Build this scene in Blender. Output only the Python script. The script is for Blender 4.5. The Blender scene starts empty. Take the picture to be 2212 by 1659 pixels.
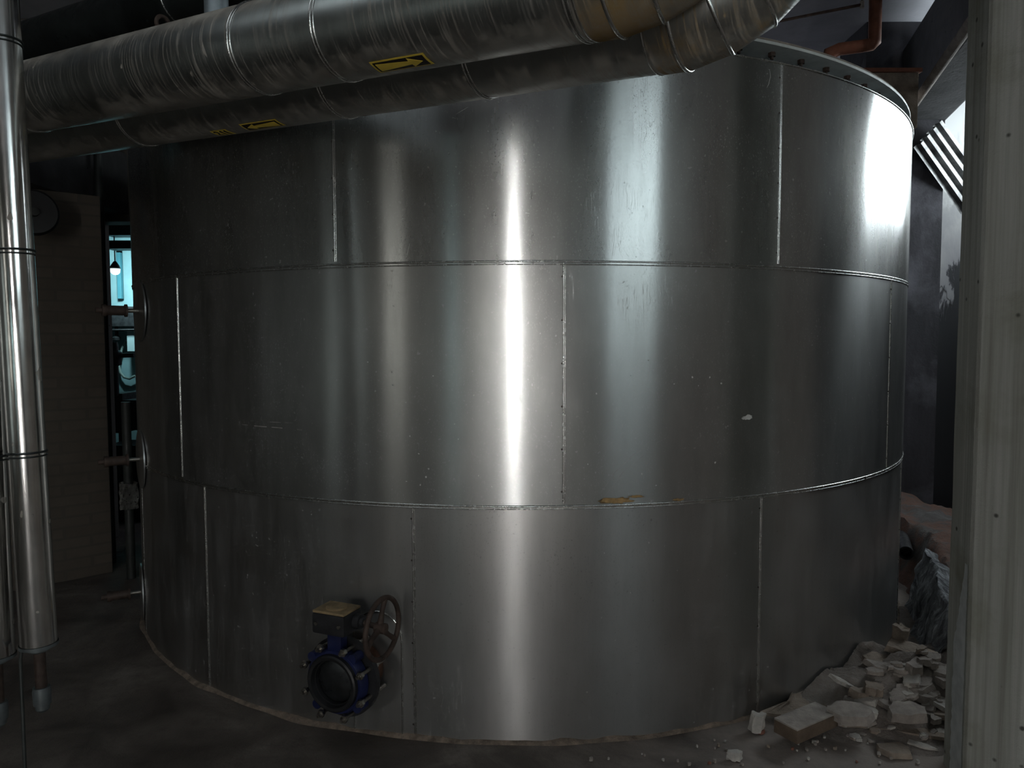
import bpy, bmesh, math, random
from mathutils import Vector, Matrix, noise
D = bpy.data
scene = bpy.context.scene
COL = scene.collection

# ------------------------------------------------------------------ camera
F_PX, PITCH, ROLL, EYE = 1631.5, 0.0600, -0.0021, 1.686
cp, sp = math.cos(PITCH), math.sin(PITCH)
fw = Vector((0, cp, -sp)); r0 = Vector((1, 0, 0)); u0 = r0.cross(fw)
cr, sr = math.cos(ROLL), math.sin(ROLL)
RT = r0*cr + u0*sr; UP = u0*cr - r0*sr
EYEP = Vector((0, 0, EYE))
cd = D.cameras.new('camera'); cam = D.objects.new('camera', cd); COL.objects.link(cam)
cd.sensor_width = 36.0; cd.lens = 36.0*F_PX/2212
cd.clip_start = 0.05; cd.clip_end = 100
cam.matrix_world = Matrix(((RT.x, UP.x, -fw.x, 0), (RT.y, UP.y, -fw.y, 0), (RT.z, UP.z, -fw.z, EYE), (0, 0, 0, 1)))
scene.camera = cam

# ------------------------------------------------------------------ world, exposure
w = D.worlds.new('world'); scene.world = w; w.use_nodes = True
w.node_tree.nodes['Background'].inputs[0].default_value = (0.5, 0.65, 0.75, 1)
w.node_tree.nodes['Background'].inputs[1].default_value = 0.012
vs = scene.view_settings
vs.view_transform = 'Standard'; vs.look = 'None'; vs.gamma = 1; vs.use_curve_mapping = False
vs.exposure = 0.0
scene.cycles.max_bounces = 8
scene.cycles.use_denoising = True
scene.cycles.sample_clamp_indirect = 4.0

# brightness of the daylit windows (frosted panes), of added light panes and of the lamp beyond the passage
GLOW = dict(slit=150.0, high=4.4, side=15.0, left=1.9, door=0.7, left_near=0.5, left_dim=0.06, roof=2.0, leaf=.95, far=3.0)

# ------------------------------------------------------------------ helpers
def pix(x, y):
    """direction of view through a point of the photograph"""
    return RT*((x-1106)/F_PX) + UP*(-(y-829.5)/F_PX) + fw
def at(x, y, Y):
    d = pix(x, y); return EYEP + d*(Y/d.y)
def at_z(x, y, z):
    d = pix(x, y); return EYEP + d*((z-EYE)/d.z)
def at_x(x, y, X):
    d = pix(x, y); return EYEP + d*(X/d.x)

def empty(name, loc=(0, 0, 0)):
    o = D.objects.new(name, None); o.location = loc; o.empty_display_size = .1
    COL.objects.link(o); return o
def tag(o, label=None, cat=None, group=None, kind=None):
    if label: o['label'] = label
    if cat: o['category'] = cat
    if group: o['group'] = group
    if kind: o['kind'] = kind
    return o
def link(name, bm, mat, parent=None, smooth=None, recalc=True, world=True):
    """bm holds world coordinates; the object's origin stays at its parent"""
    me = D.meshes.new(name)
    if recalc: bmesh.ops.recalc_face_normals(bm, faces=bm.faces[:])
    off = Vector((0, 0, 0))
    if parent is not None:
        p = parent
        while p is not None:
            off += Vector(p.location); p = p.parent
    elif world and len(bm.verts):
        xs = [v.co for v in bm.verts]
        off = Vector((sum(v.x for v in xs)/len(xs), sum(v.y for v in xs)/len(xs), min(v.z for v in xs)))
    for v in bm.verts: v.co -= off
    bm.to_mesh(me); bm.free()
    if smooth is not None:
        for p in me.polygons: p.use_smooth = True
        try: me.set_sharp_from_angle(angle=math.radians(smooth))
        except Exception: pass
    o = D.objects.new(name, me); COL.objects.link(o)
    if mat is not None: me.materials.append(mat)
    if parent is not None: o.parent = parent
    else: o.location = off
    return o

def frame(axis, up=Vector((0, 0, 1))):
    a = Vector(axis).normalized()
    if abs(a.dot(up)) > .98: up = Vector((0, 1, 0))
    s = a.cross(up).normalized(); t = s.cross(a).normalized()
    return a, s, t
def add_tube(bm, pts, rad, n=32, caps=True, inner=None):
    """sweep a circle along a polyline (parallel transported)"""
    pts = [Vector(p) for p in pts]
    rads = rad if isinstance(rad, (list, tuple)) else [rad]*len(pts)
    dirs = [(pts[i+1]-pts[i]).normalized() for i in range(len(pts)-1)]
    a, s, t = frame(dirs[0])
    rings = []
    for i, p in enumerate(pts):
        if i == 0: d = dirs[0]
        elif i == len(pts)-1: d = dirs[-1]
        else: d = (dirs[i-1]+dirs[i])
        if d.length < 1e-9: d = dirs[min(i, len(dirs)-1)]
        d = d.normalized()
        s = (s - d*s.dot(d)).normalized(); t = s.cross(d).normalized()
        k = 1.0
        if 0 < i < len(pts)-1:
            c = max(.3, math.cos(dirs[i-1].angle(dirs[i])/2)); k = 1/c
        # mitre: stretch in the bend plane
        if k > 1.0001:
            b = (dirs[i]-dirs[i-1]).normalized()
            ring = []
            for j in range(n):
                q = 2*math.pi*j/n; v = (s*math.cos(q)+t*math.sin(q))*rads[i]
                v = v + b*(v.dot(b))*(k-1)
                ring.append(bm.verts.new(p+v))
        else:
            ring = [bm.verts.new(p+(s*math.cos(2*math.pi*j/n)+t*math.sin(2*math.pi*j/n))*rads[i]) for j in range(n)]
        rings.append(ring)
    for a_, b_ in zip(rings, rings[1:]):
        for j in range(n):
            bm.faces.new((a_[j], a_[(j+1) % n], b_[(j+1) % n], b_[j]))
    if caps:
        bm.faces.new(rings[0][::-1]); bm.faces.new(rings[-1])
    return rings
def add_box(bm, c, size, axes=None, bev=0.0):
    c = Vector(c); ax = axes or (Vector((1, 0, 0)), Vector((0, 1, 0)), Vector((0, 0, 1)))
    vs_ = []
    for i in (-1, 1):
        for j in (-1, 1):
            for k in (-1, 1):
                vs_.append(bm.verts.new(c+ax[0]*(i*size[0]/2)+ax[1]*(j*size[1]/2)+ax[2]*(k*size[2]/2)))
    fs = [(0, 1, 3, 2), (4, 6, 7, 5), (0, 4, 5, 1), (2, 3, 7, 6), (0, 2, 6, 4), (1, 5, 7, 3)]
    faces = [bm.faces.new([vs_[q] for q in f]) for f in fs]
    if bev:
        bmesh.ops.recalc_face_normals(bm, faces=faces)
        es = list({e for f in faces for e in f.edges})
        bmesh.ops.bevel(bm, geom=es, offset=bev, segments=2, affect='EDGES', profile=.7)
def add_torus(bm, c, axis, R, r, n=48, m=10, a0=0, a1=2*math.pi, ref=None):
    a, s, t = frame(axis)
    if ref is not None:
        s = Vector(ref); s = (s-a*s.dot(a)).normalized(); t = a.cross(s)
    full = abs(a1-a0-2*math.pi) < 1e-6
    rings = []
    for i in range(n if full else n+1):
        q = a0+(a1-a0)*i/n; o = s*math.cos(q)+t*math.sin(q)
        rings.append([bm.verts.new(Vector(c)+o*(R+r*math.cos(2*math.pi*j/m))+a*(r*math.sin(2*math.pi*j/m))) for j in range(m)])
    L = len(rings)
    for i in range(L if full else L-1):
        A, B = rings[i], rings[(i+1) % L]
        for j in range(m): bm.faces.new((A[j], B[j], B[(j+1) % m], A[(j+1) % m]))
    if not full:
        bm.faces.new(rings[0]); bm.faces.new(rings[-1][::-1])
def add_lathe(bm, c, axis, prof, n=40):
    """prof: list of (distance along axis, radius)"""
    a, s, t = frame(axis); rings = []
    for h, r in prof:
        if r < 1e-6: rings.append([bm.verts.new(Vector(c)+a*h)])
        else: rings.append([bm.verts.new(Vector(c)+a*h+(s*math.cos(2*math.pi*j/n)+t*math.sin(2*math.pi*j/n))*r) for j in range(n)])
    for A, B in zip(rings, rings[1:]):
        for j in range(n):
            k = (j+1) % n
            if len(A) == 1 and len(B) == 1: continue
            if len(A) == 1: bm.faces.new((A[0], B[k], B[j]))
            elif len(B) == 1: bm.faces.new((A[j], A[k], B[0]))
            else: bm.faces.new((A[j], A[k], B[k], B[j]))
def new(): return bmesh.new()
def smooth(a, c, x):
    t = max(0, min(1, (x-a)/(c-a))); return t*t*(3-2*t)
def add_bead(bm, c, axis, R, ridges, n=96, m=6, base=-.001):
    """a hoop with rounded ridges, one closed surface. ridges: (offset along axis, radius of ridge)"""
    prof = []
    for h, r in ridges:
        for k in range(m+1):
            a = math.pi*k/m; prof.append((h-r*math.cos(a), R+r*math.sin(a)))
    h0, h1 = prof[0][0], prof[-1][0]
    prof = [(h0, R+base)]+prof+[(h1, R+base), (h0, R+base)]
    add_lathe(bm, c, axis, prof, n)

# ------------------------------------------------------------------ materials
def mat(name):
    m = D.materials.new(name); m.use_nodes = True
    nt = m.node_tree; b = nt.nodes['Principled BSDF']
    return m, nt, b
def N(nt, t, **kw):
    n = nt.nodes.new(t)
    for k, v in kw.items():
        if k.startswith('i_'):
            key = k[2:]; key = int(key) if key.isdigit() else key
            n.inputs[key].default_value = v
        else: setattr(n, k, v)
    return n
def coords(nt, scale=(1, 1, 1), rot=(0, 0, 0), kind='Object', src=None):
    tc = N(nt, 'ShaderNodeTexCoord'); mp = N(nt, 'ShaderNodeMapping')
    mp.inputs['Scale'].default_value = scale; mp.inputs['Rotation'].default_value = rot
    nt.links.new(src if src is not None else tc.outputs[kind], mp.inputs[0]); return mp.outputs[0]
def noise_t(nt, vec, scale, detail=4, rough=.55, dist=0):
    n = N(nt, 'ShaderNodeTexNoise'); n.inputs['Scale'].default_value = scale
    n.inputs['Detail'].default_value = detail; n.inputs['Roughness'].default_value = rough
    n.inputs['Distortion'].default_value = dist
    nt.links.new(vec, n.inputs['Vector']); return n.outputs['Fac']
def ramp(nt, fac, stops):
    r = N(nt, 'ShaderNodeValToRGB'); cr_ = r.color_ramp
    while len(cr_.elements) < len(stops): cr_.elements.new(.5)
    for e, (p, c) in zip(cr_.elements, stops):
        e.position = p
        e.color = (c, c, c, 1) if isinstance(c, (int, float)) else (*c, 1)
    nt.links.new(fac, r.inputs[0]); return r.outputs[0]
def mixc(nt, fac, a, b, mode='MIX'):
    m = N(nt, 'ShaderNodeMix'); m.data_type = 'RGBA'; m.blend_type = mode
    for s, v in ((0, fac), (6, a), (7, b)):
        if hasattr(v, 'links') or isinstance(v, bpy.types.NodeSocket): nt.links.new(v, m.inputs[s])
        else: m.inputs[s].default_value = v if s == 0 else ((*v, 1) if len(v) == 3 else v)
    return m.outputs[2]
def math_n(nt, op, a, b=0.0, clamp=False):
    m = N(nt, 'ShaderNodeMath'); m.operation = op; m.use_clamp = clamp
    for i, v in enumerate((a, b)):
        if isinstance(v, bpy.types.NodeSocket): nt.links.new(v, m.inputs[i])
        else: m.inputs[i].default_value = v
    return m.outputs[0]
def bump(nt, b, h, strength=.3, dist=.01):
    n = N(nt, 'ShaderNodeBump'); n.inputs['Strength'].default_value = strength; n.inputs['Distance'].default_value = dist
    nt.links.new(h, n.inputs['Height']); nt.links.new(n.outputs[0], b.inputs['Normal']); return n
def simple(name, col, rough=.6, metal=0, var=.35, scale=8, bmp=.25, bdist=.004, rvar=0.15):
    m, nt, b = mat(name)
    v = coords(nt); n1 = noise_t(nt, v, scale, 6, .6)
    c2 = tuple(x*(1-var) for x in col); c1 = tuple(min(1, x*(1+var)) for x in col)
    nt.links.new(ramp(nt, n1, [(.3, c2), (.7, c1)]), b.inputs['Base Color'])
    nt.links.new(ramp(nt, noise_t(nt, v, scale*2.3, 4), [(.3, max(0, rough-rvar)), (.7, min(1, rough+rvar))]), b.inputs['Roughness'])
    b.inputs['Metallic'].default_value = metal
    if bmp: bump(nt, b, noise_t(nt, v, scale*5, 6, .65), bmp, bdist)
    return m

def tank_sheet(name, rough, dirt, seed, base=(.50, .51, .505), haze=.30):
    """rolled metal sheet: horizontal grain, speckles, scratches, smudges of dust"""
    m, nt, b = mat(name)
    geo = N(nt, 'ShaderNodeNewGeometry')
    P = geo.outputs['Position']
    mp = N(nt, 'ShaderNodeMapping'); mp.inputs['Location'].default_value = (seed*3.1, seed*1.7, seed*.9)
    nt.links.new(P, mp.inputs[0]); v = mp.outputs[0]
    speck = ramp(nt, noise_t(nt, coords(nt, (1, 1, .55), src=v), 190, 2, .6), [(.60, 0), (.68, 1)])
    spot = ramp(nt, noise_t(nt, v, 62, 1, .4), [(.735, 0), (.76, 1)])
    mask = ramp(nt, noise_t(nt, v, 1.8, 6, .7), [(.36, .06), (.66, 1)])
    speckm = math_n(nt, 'MULTIPLY', speck, mask)
    vs2 = coords(nt, (2.2, 2.2, .35), src=v)
    smud = ramp(nt, noise_t(nt, vs2, 3.0, 8, .68), [(.38, 0.1), (.75, 1)])
    fine = noise_t(nt, coords(nt, (1, 1, .12), src=v), 40, 4, .6)
    # oblique scratches: thin level lines of a stretched noise
    vs3 = coords(nt, (14, 14, 1.2), (0, .9, .4), src=v)
    sc = noise_t(nt, vs3, 3.5, 2, .4, .5)
    line = math_n(nt, 'SUBTRACT', 1.0, math_n(nt, 'MULTIPLY', math_n(nt, 'ABSOLUTE', math_n(nt, 'SUBTRACT', sc, .5)), 160.0), clamp=True)
    scm = math_n(nt, 'MULTIPLY', line, ramp(nt, noise_t(nt, v, 2.7, 3, .5), [(.58, 0), (.66, 1)]))
    d0 = math_n(nt, 'MULTIPLY', smud, dirt)
    d1 = math_n(nt, 'ADD', d0, math_n(nt, 'MULTIPLY', speckm, .6), clamp=True)
    d2 = math_n(nt, 'ADD', d1, math_n(nt, 'MULTIPLY', spot, .5), clamp=True)
    d3 = math_n(nt, 'ADD', d2, math_n(nt, 'MULTIPLY', scm, .5), clamp=True)
    nt.links.new(ramp(nt, fine, [(.3, tuple(x*.86 for x in base)), (.7, base)]), b.inputs['Base Color'])
    b.inputs['Metallic'].default_value = 1
    rr = math_n(nt, 'ADD', math_n(nt, 'MULTIPLY', noise_t(nt, vs2, 2.0, 3), .10), rough-.05)
    nt.links.new(rr, b.inputs['Roughness'])
    b.inputs['Anisotropic'].default_value = .95
    cx = N(nt, 'ShaderNodeCombineXYZ'); cx.inputs[2].default_value = 1
    nt.links.new(cx.outputs[0], b.inputs['Tangent'])
    wav = noise_t(nt, coords(nt, (1, 1, .35), src=v), 1.1, 2, .4)
    bp = bump(nt, b, wav, .10, .02)
    b2 = N(nt, 'ShaderNodeBump'); b2.inputs['Strength'].default_value = .18; b2.inputs['Distance'].default_value = .0006
    nt.links.new(math_n(nt, 'ADD', math_n(nt, 'MULTIPLY', noise_t(nt, v, 60, 5, .6), 1.0), scm), b2.inputs['Height'])
    nt.links.new(bp.outputs[0], b2.inputs['Normal']); nt.links.new(b2.outputs[0], b.inputs['Normal'])
    dust = N(nt, 'ShaderNodeBsdfDiffuse')
    nt.links.new(ramp(nt, noise_t(nt, v, 5, 5), [(.3, (.20, .185, .17)), (.7, (.40, .40, .40))]), dust.inputs[0])
    gl = N(nt, 'ShaderNodeBsdfGlossy'); gl.inputs['Roughness'].default_value = .33; gl.inputs['Color'].default_value = (base[0], base[1]*.985, base[2]*.95, 1)
    nt.links.new(b2.outputs[0], gl.inputs['Normal'])
    ms = N(nt, 'ShaderNodeMixShader')
    nt.links.new(ramp(nt, noise_t(nt, coords(nt, (1, 1, .3), src=v), 4.0, 5, .6), [(.3, haze-.08), (.7, haze+.10)]), ms.inputs[0])
    nt.links.new(b.outputs[0], ms.inputs[1]); nt.links.new(gl.outputs[0], ms.inputs[2])
    mx = N(nt, 'ShaderNodeMixShader'); nt.links.new(d3, mx.inputs[0])
    nt.links.new(ms.outputs[0], mx.inputs[1]); nt.links.new(dust.outputs[0], mx.inputs[2])
    nt.links.new(mx.outputs[0], nt.nodes['Material Output'].inputs[0])
    return m

def pipe_jacket(name, axis, rough=.32, dirt=.55, rust=0.0, base=(.46, .48, .465)):
    """aluminium pipe jacket with dust lying on its back and drip marks across"""
    m, nt, b = mat(name)
    geo = N(nt, 'ShaderNodeNewGeometry'); P = geo.outputs['Position']
    az = math.atan2(axis[1], axis[0])
    vx = N(nt, 'ShaderNodeMapping'); vx.vector_type = 'TEXTURE'; vx.inputs['Rotation'].default_value = (0, 0, az)
    nt.links.new(P, vx.inputs[0]); L = vx.outputs[0]
    drip = noise_t(nt, coords(nt, (42, 1.7, 1.7), src=L), 2.6, 5, .64)
    dripm = ramp(nt, drip, [(.50, 0), (.66, 1)])
    dripm = math_n(nt, 'MULTIPLY', dripm, ramp(nt, noise_t(nt, coords(nt, (2.5, 1, 1), src=L), 2.2, 4, .6), [(.34, .25), (.56, 1)]))
    spots = ramp(nt, noise_t(nt, coords(nt, (1, .6, .6), src=L), 30, 1, .4), [(.745, 0), (.765, 1)])
    sep = N(nt, 'ShaderNodeSeparateXYZ'); nt.links.new(geo.outputs['Normal'], sep.inputs[0])
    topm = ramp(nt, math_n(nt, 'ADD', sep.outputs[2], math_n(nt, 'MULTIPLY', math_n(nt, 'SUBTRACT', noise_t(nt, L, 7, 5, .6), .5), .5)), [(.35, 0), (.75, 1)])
    botm = ramp(nt, math_n(nt, 'ADD', math_n(nt, 'MULTIPLY', sep.outputs[2], -1.0), math_n(nt, 'MULTIPLY', math_n(nt, 'SUBTRACT', noise_t(nt, coords(nt, (1, 1, 1), src=L), 16, 6, .7), .5), 1.1)), [(.70, 0), (1.0, 1)])  # pale underside: dirt patches, plus light along the lower edge painted in
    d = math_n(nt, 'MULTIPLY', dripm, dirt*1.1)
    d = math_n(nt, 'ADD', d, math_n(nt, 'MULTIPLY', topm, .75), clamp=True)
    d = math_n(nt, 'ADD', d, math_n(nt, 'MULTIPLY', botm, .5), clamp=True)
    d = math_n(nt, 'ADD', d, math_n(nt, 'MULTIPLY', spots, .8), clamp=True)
    nt.links.new(ramp(nt, noise_t(nt, L, 9, 4), [(.3, tuple(x*.75 for x in base)), (.7, base)]), b.inputs['Base Color'])
    b.inputs['Metallic'].default_value = 1
    nt.links.new(math_n(nt, 'ADD', math_n(nt, 'MULTIPLY', noise_t(nt, L, 6, 5), .2), rough-.1), b.inputs['Roughness'])
    bump(nt, b, drip, .15, .002)
    dust = N(nt, 'ShaderNodeBsdfDiffuse')
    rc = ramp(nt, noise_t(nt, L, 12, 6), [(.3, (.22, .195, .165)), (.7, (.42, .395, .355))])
    if rust:
        rm = ramp(nt, noise_t(nt, L, 4.5, 6, .65), [(.5-rust*.25, 0), (.62, 1)])
        rc = mixc(nt, rm, rc, (.26, .18, .085))
        d = math_n(nt, 'ADD', d, math_n(nt, 'MULTIPLY', rm, rust*.75), clamp=True)
    nt.links.new(rc, dust.inputs[0])
    mx = N(nt, 'ShaderNodeMixShader'); nt.links.new(d, mx.inputs[0])
    nt.links.new(b.outputs[0], mx.inputs[1]); nt.links.new(dust.outputs[0], mx.inputs[2])
    nt.links.new(mx.outputs[0], nt.nodes['Material Output'].inputs[0])
    return m

def concrete(name, c1, c2, streak=(3, 3, .25), stain=(.05, .05, .05), stain_amt=.6, scale=2.2, bmp=.5, holes=True, rough=.85):
    m, nt, b = mat(name)
    geo = N(nt, 'ShaderNodeNewGeometry'); P = geo.outputs['Position']
    st = noise_t(nt, coords(nt, streak, src=P), scale, 7, .62, .3)
    big = noise_t(nt, P, 1.7, 6, .6, .4)
    c = ramp(nt, st, [(.3, c1), (.7, c2)])
    c = mixc(nt, ramp(nt, big, [(.5, 0), (.72, stain_amt)]), c, stain)
    h = noise_t(nt, P, 28, 7, .7)
    if holes:
        vo = N(nt, 'ShaderNodeTexVoronoi'); vo.inputs['Scale'].default_value = 9; nt.links.new(P, vo.inputs['Vector'])
        hm = ramp(nt, vo.outputs['Distance'], [(.05, 0), (.10, 1)])
        c = mixc(nt, hm, tuple(x*.35 for x in c1), c)
    nt.links.new(c, b.inputs['Base Color']); b.inputs['Roughness'].default_value = rough
    b.inputs['Specular IOR Level'].default_value = .25
    bump(nt, b, h, bmp, .01)
    return m
def emit(name, col, strength):
    m, nt, b = mat(name); nt.nodes.remove(b)
    e = N(nt, 'ShaderNodeEmission'); e.inputs[0].default_value = (*col, 1); e.inputs[1].default_value = strength
    nt.links.new(e.outputs[0], nt.nodes['Material Output'].inputs[0]); return m

M = {}
M['sheet_top'] = tank_sheet('rolled_sheet_upper', .21, .10, 1, haze=.24)
M['sheet_mid'] = tank_sheet('rolled_sheet_middle', .24, .16, 2, haze=.36)
M['sheet_low'] = tank_sheet('rolled_sheet_lower', .30, .26, 3, (.46, .46, .455), .52)
M['seam'] = simple('seam_bead_metal', (.62, .62, .60), .26, 1, .08, 20, 0, rvar=.04)
M['screw'] = simple('screw_steel', (.12, .11, .10), .5, 1)
M['steel_dark'] = simple('tank_steel', (.16, .165, .16), .6, .4, .4, 6)
M['flange_grey'] = simple('flange_galvanised', (.66, .70, .68), .55, .3, .25, 7, .3)
M['flange_dirt'] = simple('flange_dirt', (.25, .22, .19), .9, 0, .4, 16, .7)
M['mortar'] = simple('crumbly_mortar', (.20, .155, .12), .95, 0, .5, 25, .8, .01)
M['ochre'] = simple('ochre_rust_crust', (.42, .27, .12), .9, 0, .4, 40, .7)
M['scuff'] = simple('scuffed_metal', (.36, .34, .32), .6, .3, .3, 30, 0)
M['pale_mark'] = simple('lime_mark', (.60, .60, .58), .8, 0, .2, 30, 0)
M['rust'] = simple('rust', (.10, .045, .025), .85, 0, .5, 14, .5)
M['rust_dark'] = simple('dark_rusty_iron', (.055, .036, .028), .7, .2, .5, 20, .5)
M['blue'] = simple('blue_valve_paint', (.008, .013, .060), .5, 0, .35, 12, .2)
M['black_iron'] = simple('black_iron', (.02, .02, .022), .5, .1, .4, 14, .3)
M['rubber'] = simple('black_rubber', (.012, .012, .013), .45, 0, .2, 14, .1)
M['disc'] = simple('valve_disc_steel', (.10, .105, .11), .34, .9, .3, 9, .15)
M['brass_dust'] = simple('dusty_yellow_cover', (.24, .17, .09), .8, 0, .5, 20, .5)
M['bolt'] = simple('zinc_bolt', (.34, .32, .29), .38, 1, .25, 30, .1)
M['fitting'] = simple('dull_fitting_metal', (.12, .135, .14), .5, .5, .3, 20, .1)
M['thin_steel'] = simple('thin_steel', (.30, .28, .25), .4, .9, .3, 20, .1)
M['galv'] = simple('galvanised_duct', (.32, .37, .40), .5, .6, .2, 9, .1)
M['dark_iron'] = simple('dark_painted_iron', (.028, .032, .03), .55, .1, .4, 9, .2)
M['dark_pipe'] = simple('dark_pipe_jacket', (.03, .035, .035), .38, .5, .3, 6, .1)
M['lagging_end'] = simple('pipe_lagging', (.10, .10, .09), .8, 0, .3, 30, .4)
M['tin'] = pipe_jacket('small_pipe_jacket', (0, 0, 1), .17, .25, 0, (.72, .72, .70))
M['column'] = concrete('board_marked_concrete', (.27, .27, .235), (.50, .505, .47), (14, 14, .30), (.20, .195, .14), .8, 2.0, .7)
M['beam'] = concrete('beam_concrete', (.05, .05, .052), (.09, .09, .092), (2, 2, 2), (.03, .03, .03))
M['ceiling'] = concrete('ceiling_concrete', (.34, .34, .37), (.48, .48, .52), (1.2, 1.2, 1.2), (.16, .16, .17), .4, 1.4, .3, False)
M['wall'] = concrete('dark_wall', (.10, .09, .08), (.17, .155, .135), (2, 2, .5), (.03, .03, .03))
M['teal_wall'] = simple('pale_teal_paint', (.30, .47, .50), .6, 0, .15, 3, .1)
M['teal_deep'] = simple('deep_teal_paint', (.06, .22, .27), .6, 0, .15, 3, .1)
M['teal_pale'] = simple('white_teal_enamel', (.55, .70, .72), .5, 0, .1, 3, .05)
M['cable'] = simple('grey_green_cable', (.35, .45, .42), .5, 0, .1, 10, .05)
M['yellow'] = simple('sticker_yellow', (.76, .56, .07), .55, 0, .12, 20, .05)
M['black_ink'] = simple('sticker_black', (.012, .008, .007), .5, 0, .1, 20, .05)
M['stone_grey'] = simple('broken_concrete', (.34, .30, .27), .95, 0, .35, 14, .9, .01)
M['stone_pale'] = simple('pale_broken_plaster', (.50, .47, .43), .95, 0, .3, 14, .9, .01)
M['stone_brown'] = simple('brown_earthy_slab', (.29, .235, .19), .95, 0, .4, 12, .9, .012)
M['brick_side'] = simple('brown_block_side', (.12, .085, .06), .9, 0, .3, 14, .7)
M['red_chip'] = simple('red_brick_chip', (.20, .085, .06), .9, 0, .4, 14, .7)
M['dust_grey'] = simple('dusty_wood', (.28, .20, .14), .85, 0, .3, 12, .4)
M['red_wood'] = simple('reddish_timber', (.20, .075, .045), .8, 0, .3, 12, .4)
M['foil'] = simple('crumpled_foil', (.40, .39, .37), .35, 1, .2, 18, .9, .03)

def floor_mat():
    m, nt, b = mat('dirty_concrete_floor')
    geo = N(nt, 'ShaderNodeNewGeometry'); P = geo.outputs['Position']
    n1 = noise_t(nt, P, 2.3, 8, .65, .5); n2 = noise_t(nt, P, 14, 7, .7); n3 = noise_t(nt, P, 60, 5, .7)
    c = ramp(nt, n1, [(.32, (.045, .035, .03)), (.5, (.10, .082, .07)), (.7, (.18, .155, .135))])
    c = mixc(nt, ramp(nt, n2, [(.5, 0), (.75, .6)]), c, (.05, .038, .032))
    c = mixc(nt, ramp(nt, n3, [(.68, 0), (.76, .8)]), c, (.33, .30, .27))
    # plaster dust trodden out from the debris heap
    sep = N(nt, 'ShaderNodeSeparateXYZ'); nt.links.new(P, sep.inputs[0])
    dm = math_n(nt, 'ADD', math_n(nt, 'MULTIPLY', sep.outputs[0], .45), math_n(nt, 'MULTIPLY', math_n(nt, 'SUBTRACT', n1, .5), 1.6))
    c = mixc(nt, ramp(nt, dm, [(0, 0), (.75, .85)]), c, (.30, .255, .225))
    nt.links.new(c, b.inputs['Base Color'])
    nt.links.new(ramp(nt, n1, [(.35, .55), (.6, .92)]), b.inputs['Roughness'])
    bump(nt, b, math_n(nt, 'ADD', n2, math_n(nt, 'MULTIPLY', n3, .3)), .7, .02)
    return m
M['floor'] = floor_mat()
def mound_mat():
    m, nt, b = mat('rubble_earth')
    geo = N(nt, 'ShaderNodeNewGeometry'); P = geo.outputs['Position']
    n1 = noise_t(nt, P, 5, 8, .68, .6); n2 = noise_t(nt, P, 30, 6, .7)
    c = ramp(nt, n1, [(.3, (.13, .11, .095)), (.5, (.25, .215, .19)), (.72, (.36, .325, .295))])
    c = mixc(nt, ramp(nt, n2, [(.6, 0), (.75, .7)]), c, (.35, .33, .31))
    nt.links.new(c, b.inputs['Base Color']); b.inputs['Roughness'].default_value = .95
    bump(nt, b, math_n(nt, 'ADD', n1, n2), .9, .03); return m
M['mound'] = mound_mat()
def bank_mat():
    m, nt, b = mat('stained_earth_bank')
    geo = N(nt, 'ShaderNodeNewGeometry'); P = geo.outputs['Position']
    n1 = noise_t(nt, coords(nt, (1, 1, .5), src=P), 3.0, 8, .66, .8)
    c = ramp(nt, n1, [(.34, (.10, .085, .08)), (.46, (.17, .09, .065)), (.56, (.10, .09, .085)), (.72, (.22, .21, .21))])
    nt.links.new(c, b.inputs['Base Color']); b.inputs['Roughness'].default_value = .92
    bump(nt, b, noise_t(nt, P, 22, 7, .7), .9, .03); return m
M['bank'] = bank_mat()
def lime_mat():
    m, nt, b = mat('lime_washed_rock')
    geo = N(nt, 'ShaderNodeNewGeometry'); P = geo.outputs['Position']
    n1 = noise_t(nt, coords(nt, (4, 4, 1.6), src=P), 3.5, 9, .75, 1.0)
    c = ramp(nt, n1, [(.38, (.10, .10, .11)), (.52, (.32, .33, .35)), (.65, (.75, .78, .82))])
    nt.links.new(c, b.inputs['Base Color']); b.inputs['Roughness'].default_value = .9
    bump(nt, b, n1, .5, .015); return m
M['lime'] = lime_mat()
def peeling():
    m, nt, b = mat('peeling_plaster')
    geo = N(nt, 'ShaderNodeNewGeometry'); P = geo.outputs['Position']
    sep = N(nt, 'ShaderNodeSeparateXYZ'); nt.links.new(P, sep.inputs[0])
    n1 = noise_t(nt, coords(nt, (3.0, 3.0, 1.1), src=P), 1.6, 9, .62, .4)
    # the paint has come off low down, the top coat is still whole
    h = math_n(nt, 'MULTIPLY', math_n(nt, 'SUBTRACT', sep.outputs[2], 2.15), .28)
    f = math_n(nt, 'ADD', n1, h, clamp=True)
    c = ramp(nt, f, [(.46, (.018, .019, .022)), (.49, (.045, .045, .052)), (.505, (.17, .17, .18)), (.66, (.22, .22, .22)), (.9, (.55, .56, .56))])
    crack = math_n(nt, 'ABSOLUTE', math_n(nt, 'SUBTRACT', noise_t(nt, coords(nt, (1, 1, .35), src=P), 1.3, 5, .6, .2), .5))
    c = mixc(nt, ramp(nt, crack, [(.0015, 1), (.005, 0)]), c, (.02, .02, .02))
    brick = ramp(nt, noise_t(nt, P, 2.7, 4, .6), [(.70, 0), (.73, 1)])
    c = mixc(nt, math_n(nt, 'MULTIPLY', brick, ramp(nt, f, [(.5, 1), (.6, 0)])), c, (.14, .05, .03))
    nt.links.new(c, b.inputs['Base Color']); b.inputs['Roughness'].default_value = .85
    bump(nt, b, ramp(nt, f, [(.46, 0), (.49, 1)]), .6, .01); return m
M['peeling'] = peeling()
M['plaster'] = concrete('dirty_plaster', (.42, .37, .34), (.62, .57, .53), (1.5, 1.5, .6), (.2, .17, .15), .6, 1.6, .3, False)
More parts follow.
